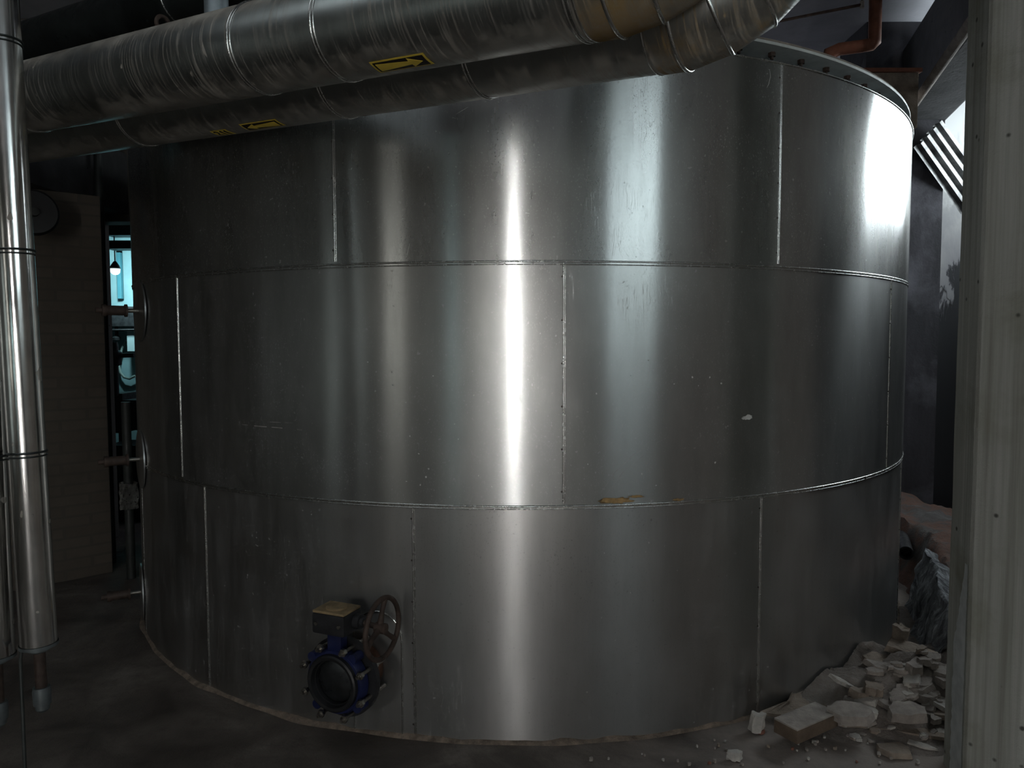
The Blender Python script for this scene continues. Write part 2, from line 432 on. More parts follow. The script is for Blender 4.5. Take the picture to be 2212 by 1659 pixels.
M['pilaster'] = concrete('stained_pilaster', (.025, .025, .028), (.05, .048, .056), (3, 3, .7), (.17, .17, .195), .5, 2.4, .4, False)
def brick_mat():
    m, nt, b = mat('old_brickwork')
    tc = N(nt, 'ShaderNodeTexCoord')
    br = N(nt, 'ShaderNodeTexBrick')
    mp = N(nt, 'ShaderNodeMapping'); mp.inputs['Rotation'].default_value = (math.pi/2, 0, 0)
    nt.links.new(tc.outputs['Object'], mp.inputs[0]); nt.links.new(mp.outputs[0], br.inputs['Vector'])
    br.inputs['Scale'].default_value = 1; br.inputs['Brick Width'].default_value = .25; br.inputs['Row Height'].default_value = .075
    br.inputs['Mortar Size'].default_value = .008
    br.inputs['Color1'].default_value = (.085, .07, .055, 1); br.inputs['Color2'].default_value = (.10, .083, .066, 1); br.inputs['Mortar'].default_value = (.075, .064, .053, 1)
    n1 = noise_t(nt, tc.outputs['Object'], 3.5, 7, .65)
    c = mixc(nt, ramp(nt, n1, [(.4, .1), (.7, .75)]), br.outputs[0], (.06, .05, .04))
    nt.links.new(c, b.inputs['Base Color']); b.inputs['Roughness'].default_value = .92
    bump(nt, b, br.outputs['Fac'], .4, .01).invert = True; return m
M['brick'] = brick_mat()
def corr_mat():
    m, nt, b = mat('corrugated_sheet_metal')
    v = coords(nt); n1 = noise_t(nt, v, 10, 6)
    nt.links.new(ramp(nt, n1, [(.35, (.13, .13, .13)), (.65, (.34, .34, .34))]), b.inputs['Base Color'])
    b.inputs['Metallic'].default_value = .7; b.inputs['Roughness'].default_value = .3; return m
M['corr'] = corr_mat()

# ------------------------------------------------------------------ the room
CX, CY, RT_ = .0491, 5.598, 2.5456         # tank axis and cladding radius
Z1, Z2, Z3 = 1.9955, 1.0, 2.8576           # seams and top edge
XR, XL, YB, YF, ZC = 4.05, -5.6, -6.2, 10.6, 4.25
TH = .25
XBAY, YB0, YB1 = 4.6, 3.2, 6.9            # the window bay in the right wall
def struct(name, bm, m, smooth=None):
    o = link(name, bm, m, smooth=smooth); o['kind'] = 'structure'; return o
def panel_with_holes(bm, axis, pos, a0, a1, z0, z1, holes, th):
    """a wall slab (solid blocks round its openings). axis 'x': plane x=pos, a = y; axis 'y': plane y=pos, a = x"""
    cuts = sorted({a0, a1, *[h[0] for h in holes], *[h[1] for h in holes]})
    for q0, q1 in zip(cuts, cuts[1:]):
        mid = (q0+q1)/2; hs = sorted([h for h in holes if h[0] < mid < h[1]], key=lambda h: h[2])
        z = z0; spans = []
        for h in hs:
            if h[2] > z: spans.append((z, h[2]))
            z = h[3]
        if z < z1: spans.append((z, z1))
        for s0, s1 in spans:
            c = (pos, mid, (s0+s1)/2) if axis == 'x' else (mid, pos, (s0+s1)/2)
            s = (th, q1-q0, s1-s0) if axis == 'x' else (q1-q0, th, s1-s0)
            add_box(bm, c, s)
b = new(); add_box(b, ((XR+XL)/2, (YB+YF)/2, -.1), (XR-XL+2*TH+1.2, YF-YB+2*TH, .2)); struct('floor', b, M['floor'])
ADDED_ROOF = (-3.4, -1.1, .8, 1.9)   # added roof light, unseen, to brighten the pipes from above: x0, x1, y0, y1
b = new()
for x0_, x1_, y0_, y1_ in ((XL-TH, ADDED_ROOF[0], YB-TH, YF+TH), (ADDED_ROOF[1], XBAY+TH, YB-TH, YF+TH), (ADDED_ROOF[0], ADDED_ROOF[1], YB-TH, ADDED_ROOF[2]), (ADDED_ROOF[0], ADDED_ROOF[1], ADDED_ROOF[3], YF+TH)):
    add_box(b, ((x0_+x1_)/2, (y0_+y1_)/2, ZC+.1), (x1_-x0_, y1_-y0_, .2))
struct('ceiling', b, M['ceiling'])
root = empty('window_6', ((ADDED_ROOF[0]+ADDED_ROOF[1])/2, (ADDED_ROOF[2]+ADDED_ROOF[3])/2, ZC+.1)); root['kind'] = 'structure'
b = new(); add_box(b, ((ADDED_ROOF[0]+ADDED_ROOF[1])/2, (ADDED_ROOF[2]+ADDED_ROOF[3])/2, ZC+.15), (ADDED_ROOF[1]-ADDED_ROOF[0], ADDED_ROOF[3]-ADDED_ROOF[2], .01))
link('pane', b, emit('added_roof_pane', (.85, .95, 1.0), GLOW['roof']), root)
b = new()
for q in range(1, 4): add_box(b, (ADDED_ROOF[0]+(ADDED_ROOF[1]-ADDED_ROOF[0])*q/4, (ADDED_ROOF[2]+ADDED_ROOF[3])/2, ZC+.12), (.05, ADDED_ROOF[3]-ADDED_ROOF[2], .04))
link('added_light_bars', b, M['dark_iron'], root)
win = {  # name: (axis, inner face, a0, a1, z0, z1, glow, colour, bars)
 1: ('x', XBAY, 4.5, 6.75, 2.8, 3.65, 'side', (.86, .96, 1.0), 1),
 2: ('x', XR, -5.9, -1.75, 2.5, 4.1, 'high', (.78, .93, .97), 3),
 3: ('y', YB, -.36, -.20, .3, 2.9, 'slit', (1.0, .98, .95), 0),
 8: ('y', YF, -1.0, 3.2, 3.1, 4.1, 'far', (.80, .84, 1.0), 3),  # unseen window added to light the ceiling over the tank
 4: ('x', XL, -6.0, -4.1, 1.2, 3.0, 'left', (.95, .93, .85), 1),
 5: ('x', XL, -2.7, -.6, .7, 2.4, 'left_near', (.84, .95, .92), 2),
 7: ('x', XL, -.3, 1.9, .7, 2.4, 'left_dim', (.88, .95, .90), 2)}  # dim glowing pane added in place of a lit stretch of wall
doorh = ('y', YB, -3.6, -2.7, 0, 2.3)
right_holes = [(v[2], v[3], v[4], v[5]) for v in win.values() if v[0] == 'x' and v[1] == XR]
bay_holes = [(v[2], v[3], v[4], v[5]) for v in win.values() if v[1] == XBAY]
left_holes = [(v[2], v[3], v[4], v[5]) for v in win.values() if v[0] == 'x' and v[1] == XL]
back_holes = [(v[2], v[3], v[4], v[5]) for v in win.values() if v[1] == YB] + [(-3.6, -2.7, 0, 2.3), (-2.1, 1.9, 0, 1.85)]
b = new(); panel_with_holes(b, 'x', XR+TH/2, YB, YB0, 0, ZC, right_holes, TH)
struct('wall_right', b, M['plaster']); b = new()
panel_with_holes(b, 'x', XBAY+TH/2, YB0-TH, YB1+TH, 0, ZC, bay_holes, TH)
panel_with_holes(b, 'y', YB0-TH/2, XR+TH, XBAY, 0, ZC, [], TH)
panel_with_holes(b, 'y', YB1+TH/2, XR-.3, XBAY, 0, ZC, [], TH)
panel_with_holes(b, 'x', XR-.3+TH/2, YB1+TH, YF, 0, ZC, [], TH)
struct('wall_bay', b, M['peeling'])
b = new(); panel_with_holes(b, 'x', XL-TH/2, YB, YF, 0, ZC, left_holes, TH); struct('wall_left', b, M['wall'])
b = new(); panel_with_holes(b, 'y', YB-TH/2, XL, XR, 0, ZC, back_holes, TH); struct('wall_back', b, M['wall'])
b = new(); panel_with_holes(b, 'y', YF+TH/2, XL, XR, 0, ZC, [(v[2], v[3], v[4], v[5]) for v in win.values() if v[1] == YF], TH); struct('wall_far', b, M['teal_wall'])
for k, (ax, pos, a0, a1, z0, z1, g, col, bars) in win.items():
    sgn = 1 if pos > 0 else -1
    root = empty('window_%d' % k, (pos, (a0+a1)/2, z0) if ax == 'x' else ((a0+a1)/2, pos, z0)); root['kind'] = 'structure'
    b = new(); dd = .12*sgn
    def B(am, zm, sa, sz, th, off):
        add_box(b, (pos+off, am, zm) if ax == 'x' else (am, pos+off, zm), (th, sa, sz) if ax == 'x' else (sa, th, sz))
    B((a0+a1)/2, (z0+z1)/2, a1-a0, z1-z0, .01, dd)
    link('pane', b, emit('daylit_pane_%d' % k, col, GLOW[g]), root)
    b = new(); fwid = .04
    B((a0+a1)/2, z0+fwid/2, a1-a0, fwid, .06, dd*.8); B((a0+a1)/2, z1-fwid/2, a1-a0, fwid, .06, dd*.8)
    B(a0+fwid/2, (z0+z1)/2, fwid, z1-z0-2*fwid, .06, dd*.8); B(a1-fwid/2, (z0+z1)/2, fwid, z1-z0-2*fwid, .06, dd*.8)
    for i in range(bars):
        a = a0+(a1-a0)*(i+1)/(bars+1); B(a, (z0+z1)/2, .045, z1-z0-2*fwid, .05, dd*.8)
    link('window_frame', b, M['dark_iron'], root)
# back door: a pale leaf with a small pane
root = empty('door_1', (-3.15, YB, 0)); root['kind'] = 'structure'
b = new(); add_box(b, (-3.15, YB-.1, 1.15), (.9, .05, 2.3)); link('door_leaf', b, M['teal_wall'], root)
b = new(); add_box(b, (-3.15, YB-.07, 1.65), (.5, .02, .7)); link('pane', b, emit('door_pane', (.6, .9, .92), GLOW['door']*4), root)
b = new(); add_tube(b, [(-2.82, YB-.07, 1.05), (-2.82, YB-.02, 1.05), (-2.92, YB-.02, 1.05)], .01, 10); link('door_handle', b, M['bolt'], root)

# wide sliding door: two translucent leaves left a hand's breadth apart
root = empty('door_2', (-.1, YB, 0)); root['kind'] = 'structure'
for x0_, x1_ in ((-2.1, -.37), (-.19, 1.9)):
    b = new(); add_box(b, ((x0_+x1_)/2, YB-.08, .93), (x1_-x0_-.04, .01, 1.76)); lf = link('door_leaf', b, emit('translucent_leaf', (1.0, .98, .965), GLOW['leaf']), root)
    b = new()
    for q in range(4): add_box(b, (x0_+.02+(x1_-x0_-.04)*q/3, YB-.07, .925), (.035, .03, 1.84))
    for z in (.02, .93, 1.83): add_box(b, ((x0_+x1_)/2, YB-.05, z), (x1_-x0_, .03, .035))
    link('leaf_frame', b, M['dark_iron'], lf)

# ------------------------------------------------------------------ the tank
def th_of(x, y):
    d = pix(x, y); A = d.x**2+d.y**2; Bq = -2*(d.x*CX+d.y*CY); Cq = CX*CX+CY*CY-RT_**2
    t = (-Bq-math.sqrt(max(0, Bq*Bq-4*A*Cq)))/(2*A); p = EYEP+d*t
    return math.atan2(p.x-CX, CY-p.y), p.z
def cyl(th, r, z): return Vector((CX+r*math.sin(th), CY-r*math.cos(th), z))
tank = empty('storage_tank', (CX, CY, 0))
tag(tank, 'huge round metal clad tank filling the middle of the room', 'tank')
def arc_sheet(bm, t0, t1, z0, z1, r, thick=.0012, seg=None, nz=1, r1=None):
    n = seg or max(2, int(abs(t1-t0)/math.radians(.75)))
    g = []
    for i in range(n+1):
        t = t0+(t1-t0)*i/n
        g.append([[bm.verts.new(cyl(t, rr+(0 if r1 is None else (r1-r)*j/nz), z0+(z1-z0)*j/nz)) for j in range(nz+1)] for rr in (r, r-thick)])
    for i in range(n):
        for j in range(nz):
            bm.faces.new((g[i][0][j], g[i+1][0][j], g[i+1][0][j+1], g[i][0][j+1]))
            bm.faces.new((g[i][1][j], g[i][1][j+1], g[i+1][1][j+1], g[i+1][1][j]))
        bm.faces.new((g[i][0][0], g[i][1][0], g[i+1][1][0], g[i+1][0][0]))
        bm.faces.new((g[i][0][nz], g[i+1][0][nz], g[i+1][1][nz], g[i][1][nz]))
    for q in (0, n):
        for j in range(nz): bm.faces.new((g[q][0][j], g[q][0][j+1], g[q][1][j+1], g[q][1][j]))
b = new()
b2 = []
add_lathe(b, (CX, CY, 0), (0, 0, 1), [(0.0, 0), (0.0, RT_-.10), (2.70, RT_-.10), (2.71, RT_-.215), (2.92, RT_-.215), (2.93, 0)], 96)
link('tank_shell', b, M['steel_dark'], tank, 40)
rows = [('top', Z1, Z3, [th_of(721, 420)[0], th_of(1683, 360)[0]], .010, M['sheet_top']),
        ('mid', Z2, Z1, [th_of(387, 820)[0], th_of(1217, 830)[0], th_of(1921, 800)[0]], .005, M['sheet_mid']),
        ('low', 0.0, Z2, [th_of(445, 1270)[0], th_of(893, 1345)[0], th_of(1641, 1300)[0]], .0, M['sheet_low'])]
for nm, z0, z1, sm, dr, mt in rows:
    step = sm[-1]-sm[-2]; allth = list(sm)
    while allth[-1]+step*.6 < sm[0]+2*math.pi-.1:
        if sm[0]+2*math.pi-allth[-1] < step*1.4: break
        allth.append(allth[-1]+step)
    allth.append(sm[0]+2*math.pi)
    r = RT_-.005+dr*.6
    for a0, a1 in zip(allth, allth[1:]):
        b = new(); z0b = z0 - (.012 if z0 > 0 else -.004)
        arc_sheet(b, a0, a1, z0b, z1, r, nz=1)
        pn = link('cladding_panel', b, mt, tank, 30)
        # raised lap bead and screws along the panel's edge
        b = new(); pr = []
        for off, rr_ in ((0, .0034), (.0075, .0022)):
            for k in range(7):
                q = math.pi*k/6; pr.append((off-rr_*math.cos(q), rr_*math.sin(q)))
        pr = [(pr[0][0], -.001)]+pr+[(pr[-1][0], -.001)]
        ra_ = [b.verts.new(cyl(a0+u/r, r+h, z0+.012)) for u, h in pr]; rb_ = [b.verts.new(cyl(a0+u/r, r+h, z1-.006)) for u, h in pr]
        for k in range(len(pr)):
            k2 = (k+1) % len(pr); b.faces.new((ra_[k], ra_[k2], rb_[k2], rb_[k]))
        b.faces.new(ra_); b.faces.new(rb_[::-1])
        link('seam_bead', b, M['seam'], pn, 40)
        if -1.4 < (a0+math.pi) % (2*math.pi)-math.pi < 1.4:
            for q in range(6):
                z = z0+.06+(z1-z0-.12)*q/5
                b = new(); add_lathe(b, cyl(a0-.0022, r, z), cyl(a0, 1, 0)-cyl(a0, 0, 0), [(-.002, 0), (-.002, .0042), (.002, .0042), (.0035, .0025), (.0035, 0)], 8)
                link('screw', b, M['screw'], pn, 40)
for z, r in ((Z1, RT_+.0015), (Z2, RT_-.0005)):
    b = new()
    add_bead(b, (CX, CY, z-.012), (0, 0, 1), r-.001, [(0, .0025), (.012, .0042)], 300)
    link('ring_seam', b, M['seam'], tank, 60)
# drip edge at the top of the cladding
b = new(); add_torus(b, (CX, CY, Z3), (0, 0, 1), RT_+.002, .005, 240, 8); link('top_edge_bead', b, M['seam'], tank, 60)
b = new(); add_lathe(b, (CX, CY, 0), (0, 0, 1), [(Z3-.01, RT_-.012), (Z3-.002, RT_-.012), (Z3-.002, RT_-.214), (Z3-.01, RT_-.214), (Z3-.01, RT_-.012)], 160)
link('insulation_cover', b, M['galv'], tank, 40)
# bolted double flange of the lid above the cladding
def flange(z0, z1, r0_, r1_, m, nm):
    b = new(); add_lathe(b, (CX, CY, 0), (0, 0, 1), [(z0, r0_), (z0, r1_), (z1, r1_), (z1, r0_), (z0, r0_)], 200); return link(nm, b, m, tank, 30)
flange(2.935, 2.947, RT_-.215, RT_-.012, M['flange_grey'], 'lower_flange')
flange(2.948, 2.960, RT_-.215, RT_-.020, M['flange_dirt'], 'lid_flange')
b = new(); add_lathe(b, (CX, CY, 0), (0, 0, 1), [(2.961, RT_-.216), (2.975, RT_-.22), (3.02, RT_-.6), (3.06, 0), (2.961, 0)], 120); link('tank_lid', b, M['steel_dark'], tank, 30)
nb = 84
hexm = None
for i in range(nb):
    t = 2*math.pi*i/nb+.012
    p = cyl(t, RT_-.085, 2.935)
    if not (-1.45 < (t if t < math.pi else t-2*math.pi) < 1.6): continue
    b = new(); add_lathe(b, p, (0, 0, 1), [(-.030, 0), (-.030, .008), (-.017, .008), (-.017, .0165), (0, .0165), (0, .008), (.026, .008), (.026, .015), (.040, .015), (.040, 0)], 6)
    link('flange_bolt', b, M['rust_dark'], tank, 20)
# crumbly mortar at the foot
b = new(); random.seed(5)
n = 420
prev = None; first = None
for i in range(n+1):
    t = 2*math.pi*(i % n)/n
    wd = .008+.022*max(0, noise.noise(Vector((math.cos(t)*9, math.sin(t)*9, 3)))+.3)
    h = .008+.014*max(0, noise.noise(Vector((math.cos(t)*23, math.sin(t)*23, 7)))+.35)
    cur = (b.verts.new(cyl(t, RT_-.008, h)), b.verts.new(cyl(t, RT_+wd*.4, h*.8)), b.verts.new(cyl(t, RT_+wd, .0005))) if i < n else first
    if i == 0: first = cur
    if prev:
        for k in range(2): b.faces.new((prev[k], cur[k], cur[k+1], prev[k+1]))
    prev = cur
o = link('mortar_fillet', b, M['mortar'], tank, 60)
# sheet collar cut round the valve outlet
tA, _ = th_of(868, 1450); tB, _ = th_of(789, 1560); zc = .36
b = new()
pth = [cyl(tA, RT_+.004, .01), cyl(tA, RT_+.004, .42)]
tm, zt = th_of(812, 1330)
for q in range(1, 13):
    a = q/12*math.pi*.98
    pth.append(cyl((tA+tB-.02)/2+(tA-tB+.02)/2*math.cos(a), RT_+.004, .42+.115*math.sin(a)))
pth += [cyl(tB-.02, RT_+.004, .01)]
add_tube(b, [Vector((CX, CY, q.z))+Vector((q.x-CX, q.y-CY, 0))*((RT_-.004)/(RT_+.004)) for q in pth], .0042, 8); link('collar_edge', b, M['seam'], tank, 60)
# rust-brown smear and loose patches on the ring seam
for (x, y, s) in ((1330, 1083, .035), (1375, 1074, .016), (1465, 1081, .014)):
    t, z = th_of(x, y); b = new()
    vv = []
    random.seed(x)
    for q in range(26):
        a = 2*math.pi*q/26; rr = s*(1+.6*(random.random()-.5))
        vv.append(b.verts.new(cyl(t+rr*1.9*math.cos(a)/RT_, RT_+.0045, z+rr*.35*math.sin(a)+.004)))
    b.faces.new(vv); bmesh.ops.solidify(b, geom=b.faces[:], thickness=.001)
    link('rust_stain', b, M['ochre'], tank)
# scratches, flakes and scuffs that show on the sheets
def ribbon(pxs, w_, name, m, r):
    b = new(); P_ = [th_of(*q) for q in pxs]; L_ = []
    for i, (t, z) in enumerate(P_):
        t2, z2 = P_[min(i+1, len(P_)-1)]; t1, z1_ = P_[max(i-1, 0)]
        dx, dz = (t2-t1)*RT_, z2-z1_; l = math.hypot(dx, dz); k = w_*(1 if 0 < i < len(P_)-1 else .25)
        L_.append([b.verts.new(cyl(t+s_*(-dz/l)*k/RT_, r+h, z+s_*dx/l*k)) for h in (-.0004, .0005) for s_ in (-.5, .5)])
    for A, Bv in zip(L_, L_[1:]):
        for i, j in ((0, 1), (1, 3), (3, 2), (2, 0)): b.faces.new((A[i], A[j], Bv[j], Bv[i]))
    b.faces.new([L_[0][i] for i in (0, 1, 3, 2)]); b.faces.new([L_[-1][i] for i in (2, 3, 1, 0)])
    link(name, b, m, tank)
RM, RTOP, RLOW = RT_-.002, RT_+.001, RT_-.005
ribbon([(522, 917), (560, 921), (600, 924), (652, 929)], .0035, 'scratch', M['scuff'], RM)
ribbon([(540, 909), (590, 912), (632, 914)], .002, 'scratch', M['scuff'], RM)
ribbon([(1297, 1066), (1330, 1020), (1370, 981), (1432, 950)], .0012, 'scratch', M['scuff'], RM)
ribbon([(1304, 1076), (1345, 1022), (1390, 984)], .0010, 'scratch', M['scuff'], RM)
ribbon([(878, 556), (881, 543), (885, 526)], .0016, 'scratch', M['pale_mark'], RTOP)
ribbon([(985, 247), (1000, 238), (1012, 231)], .0012, 'scratch', M['pale_mark'], RTOP)
ribbon([(1662, 150), (1664, 165), (1660, 182), (1656, 190)], .002, 'scratch', M['pale_mark'], RTOP)
ribbon([(1569, 405), (1575, 400), (1582, 399)], .0014, 'scratch', M['scuff'], RTOP)
ribbon([(980, 1228), (1000, 1216), (1025, 1208)], .0014, 'scratch', M['scuff'], RLOW)
def flake(x, y, sx, sy, seed, m, r):
    random.seed(seed); t, z = th_of(x, y); b = new(); vv = []
    for q in range(15):
        a = 2*math.pi*q/15; k = 1+random.uniform(-.35, .25)
        vv.append(b.verts.new(cyl(t+sx*k*math.cos(a)/RT_, r+.0006, z+sy*k*math.sin(a))))
    b.faces.new(vv); bmesh.ops.solidify(b, geom=b.faces[:], thickness=.0008); link('flake', b, m, tank)
flake(1616, 901, .026, .011, 3, M['pale_mark'], RM); flake(1607, 904, .010, .006, 4, M['pale_mark'], RM)
random.seed(21)
for k in range(34):      # splashes of lime on the sheets
    x = random.choice((random.uniform(880, 1080), random.uniform(760, 1000), random.uniform(1250, 1600))); y = random.uniform(760, 1060)
    flake(x, y, random.uniform(.0018, .0045), random.uniform(.0018, .005), 100+k, M['pale_mark'], RM)
for k in range(16):
    flake(random.uniform(1250, 1620), random.uniform(1120, 1500), random.uniform(.0015, .0035), random.uniform(.002, .006), 200+k, M['pale_mark'], RLOW)

# side sockets with cover plates, on the tank's left flank
for k, (y, zz, ln) in enumerate(((656, 1.84, .34), (955, 1.015, .34), (1245, .20, .32))):
    t, _ = th_of(306, y if y < 1200 else 1200)
    t -= .02
    n_ = (cyl(t, 1, 0)-cyl(t, 0, 0))
    p0 = cyl(t, RT_-.002, zz)
    root = empty('pipe_socket', p0)
    tag(root, ['upper thin rusty pipe stub sticking out of the tank beside the lit gap',
               'middle pipe stub on the left flank of the tank, below the lit gap',
               'lowest pipe stub on the left flank of the tank near the dark floor'][k], 'pipe stub', 'pipe stubs on the left flank of the tank')
    b = new(); add_lathe(b, p0, n_, [(0, .165), (.008, .165), (.010, .155), (.010, 0)], 48); link('cover_plate', b, M['sheet_low'], root, 30)
    b = new(); add_tube(b, [p0+n_*.005, p0+n_*(.10)], .011, 16); link('stub_pipe', b, M['thin_steel'], root, 40)
    b = new(); add_lathe(b, p0+n_*.065, n_, [(0, .011), (0, .034), (.012, .034), (.012, .026), (.10, .026), (.10, .031), (.12, .031), (.12, .014), (.15, .014), (.15, 0)], 24)
    link('coupling', b, M['rust_dark'], root, 40)

# ------------------------------------------------------------------ large insulated pipes
RP = .1395
AZ1, SL = .54609649, .05528821
def dirv(az): return Vector((math.cos(az)*math.cos(SL), -math.sin(az)*math.cos(SL), -math.sin(SL)))  # toward the right
def s_on(p, d, x, y):
    """distance along the pipe axis where the view through a pixel meets the pipe's near side"""
    v = pix(x, y).normalized(); wv = EYEP-p
    a = v-d*v.dot(d); c = wv-d*wv.dot(d)
    A = a.dot(a); Bq = 2*a.dot(c); Cq = c.dot(c)-RP*RP
    disc = Bq*Bq-4*A*Cq
    t = (-Bq-math.sqrt(max(disc, 0)))/(2*A); q = EYEP+v*t
    s = (q-p).dot(d); o = (q-p-d*s).normalized()
    return s, o
def ring_band(bm, p, d, r=RP, w_=.006, double=True):
    add_bead(bm, p, d, r, [(0, .0042), (.012, .003)] if double else [(0, .0042)], 64)
def gore_path(p0, d0, n_seg, rad, total, plane_up):
    """mitred segments turning from d0 toward plane_up"""
    pts = [p0]; d = d0.normalized(); side = (plane_up-d*plane_up.dot(d)).normalized()
    step = total/n_seg; L = 2*rad*math.tan(step/2)
    a = 0; dirs = []
    pts.append(p0+d*L/2)
    for i in range(n_seg):
        a += step; dd = d*math.cos(a)+side*math.sin(a); dirs.append(dd)
        pts.append(pts[-1]+dd*(L if i < n_seg-1 else L/2))
    return pts, dirs
def big_pipe(p, d, ring_px, elbow_px, label, mats, bend_r, n_seg, total, upv, tail=3.0, singles=()):
    s1, _ = s_on(p, d, *elbow_px)
    root = empty('insulated_pipe', p+d*s1-Vector((0, 0, RP))); tag(root, label, 'pipe', 'insulated pipes over the tank')
    ss = [s_on(p, d, *q)[0] for q in ring_px]
    cuts = [-5.52/abs(d.x)]+sorted(ss)+[s1]
    for a, c in zip(cuts, cuts[1:]):
        b = new(); k = max(2, int((c-a)/.1))
        add_tube(b, [p+d*(a+(c-a)*i/k) for i in range(k+1)], RP, 64, caps=True)
        link('jacket_section', b, mats[0] if c < s1-.01 or len(cuts) == 2 else mats[0], root, 40)
    for s in sorted(ss)+[s1]:
        b = new(); ring_band(b, p+d*s, d); link('band', b, M['seam'], root, 60)
    pts, dirs = gore_path(p+d*(s1+.02), d, n_seg, bend_r, total, upv)
    # elbow gores
    full = [p+d*s1]+pts[1:]
    full_end = full[-1]+dirs[-1]*.05
    segs = full[:]+[]
    b = new(); add_tube(b, segs, RP+.003, 64, caps=True); link('elbow', b, mats[1], root, 20)
    for i in range(1, len(full)-1):
        dd = ((full[i]-full[i-1]).normalized()+(full[i+1]-full[i]).normalized()).normalized()
        b = new(); add_torus(b, full[i], dd, (RP+.003), .0055, 64, 8); link('band', b, M['seam'], root, 60)
    last = dirs[-1]; end = full[-1]+last*min(tail, (ZC-.02-full[-1].z-RP*math.sqrt(max(0,1-last.z**2)))/max(.05, last.z))
    b = new(); add_tube(b, [full[-1], end], RP, 64, caps=True); link('riser', b, mats[0], root, 40)
    b = new(); ring_band(b, full[-1], last); link('band', b, M['seam'], root, 60)
    return root
d1 = dirv(AZ1); p1 = Vector((0, 2.02938, 2.57747))
d2 = dirv(.56809708); p2 = Vector((0, 2.36426, 2.57747))
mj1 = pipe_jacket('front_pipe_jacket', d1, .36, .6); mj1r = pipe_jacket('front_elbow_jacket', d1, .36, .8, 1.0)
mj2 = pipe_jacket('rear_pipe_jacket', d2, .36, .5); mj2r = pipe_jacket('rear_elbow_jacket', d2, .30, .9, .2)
U = Vector((0, 0, 1))
pipeA = big_pipe(p1, d1, [(60, 280), (492, 100), (690, 120), (1236, 60)], (1252, 45),
                 'front insulated pipe overhead with a right pointing arrow sticker', (mj1, mj1r), .25, 5, math.radians(80), (U+Vector((.3, .35, 0))).normalized())
pipeB = big_pipe(p2, d2, [(275, 295), (712, 235), (1018, 185)], (1405, 140),
                 'rear insulated pipe overhead with a left pointing arrow and a number sticker', (mj2, mj2r), .30, 5, math.radians(80), (U+Vector((.1, .2, 0))).normalized())

def on_pipe(p, d, s, o_ang, r):
    """o_ang measured from the pipe's down-facing line toward the camera"""
    dn = Vector((0, 0, -1)); dn = (dn-d*dn.dot(d)).normalized(); tc_ = dn.cross(d).normalized()
    if tc_.dot(EYEP-p) < 0: tc_ = -tc_
    return p+d*s+(dn*math.cos(o_ang)+tc_*math.sin(o_ang))*r
def ang_of(p, d, x, y):
    s, o = s_on(p, d, x, y)
    dn = Vector((0, 0, -1)); dn = (dn-d*dn.dot(d)).normalized(); tc_ = dn.cross(d).normalized()
    if tc_.dot(EYEP-p) < 0: tc_ = -tc_
    return s, math.atan2(o.dot(tc_), o.dot(dn))
def decal(name, p, d, poly, s0, s1, a0, a1, r, m, parent):
    """poly in unit square; (u along the pipe, v up round the pipe)"""
    bm = new(); fv = [bm.verts.new((u, v, 0)) for u, v in poly]; bm.faces.new(fv)
    bmesh.ops.triangulate(bm, faces=bm.faces[:])
    for v_ in [i/8 for i in range(1, 8)]:
        bmesh.ops.bisect_plane(bm, geom=bm.verts[:]+bm.edges[:]+bm.faces[:], plane_co=(0, v_, 0), plane_no=(0, 1, 0))
    for v in bm.verts: v.co = on_pipe(p, d, s0+(s1-s0)*v.co.x, a0+(a1-a0)*v.co.y, r)
    geom = bmesh.ops.solidify(bm, geom=bm.faces[:], thickness=.0006)
    return link(name, bm, m, parent)
def arrow_sticker(p, d, corners, parent, flip, lab):
    (sa, aa), (sb, ab), (sc_, ac), (sd, ad) = [ang_of(p, d, *c) for c in corners]   # tl, tr, br, bl
    s0, s1 = (sa+sd)/2, (sb+sc_)/2; a1 = (aa+ab)/2; a0 = (ac+ad)/2
    st = decal('arrow_sticker', p, d, [(0, 0), (1, 0), (1, 1), (0, 1)], s0, s1, a0, a1, RP+.0012, M['yellow'], parent); st['label'] = lab
    decal('black_field', p, d, [(.04, .10), (.96, .10), (.96, .90), (.04, .90)], s0, s1, a0, a1, RP+.0022, M['black_ink'], st)
    arr = [(.08, .19), (.68, .37), (.69, .14), (.90, .50), (.67, .88), (.67, .65), (.08, .81)]
    if flip: arr = [(1-u, v) for u, v in arr][::-1]
    decal('arrow', p, d, arr, s0, s1, a0, a1, RP+.0032, M['yellow'], st)
arrow_sticker(p1, d1, [(800, 134), (916, 112), (935, 136), (822, 157)], pipeA, False, 'yellow and black sticker with an arrow pointing right')
arrow_sticker(p2, d2, [(516, 268), (598, 256), (614, 270), (539, 281)], pipeB, True, 'yellow and black sticker with an arrow pointing left')
# small number sticker "211" further left on the rear pipe
cs = [ang_of(p2, d2, *c) for c in ((458, 282), (492, 278), (504, 288), (473, 293))]
s0, s1 = (cs[0][0]+cs[3][0])/2, (cs[1][0]+cs[2][0])/2; a1 = (cs[0][1]+cs[1][1])/2; a0 = (cs[2][1]+cs[3][1])/2
st = decal('number_sticker', p2, d2, [(0, 0), (1, 0), (1, 1), (0, 1)], s0, s1, a0, a1, RP+.0012, M['yellow'], pipeB)
two = [(.08, .78), (.16, .9), (.27, .9), (.34, .76), (.34, .58), (.18, .26), (.35, .26), (.35, .12), (.07, .12), (.07, .26), (.25, .6), (.25, .72), (.22, .78), (.16, .74), (.12, .68)]
decal('digit', p2, d2, two, s0, s1, a0, a1, RP+.0022, M['black_ink'], st)
for u in (.48, .74):
    decal('digit', p2, d2, [(u, .66), (u+.05, .66), (u+.05, .12), (u+.13, .12), (u+.13, .9), (u+.06, .9), (u, .76)], s0, s1, a0, a1, RP+.0022, M['black_ink'], st)

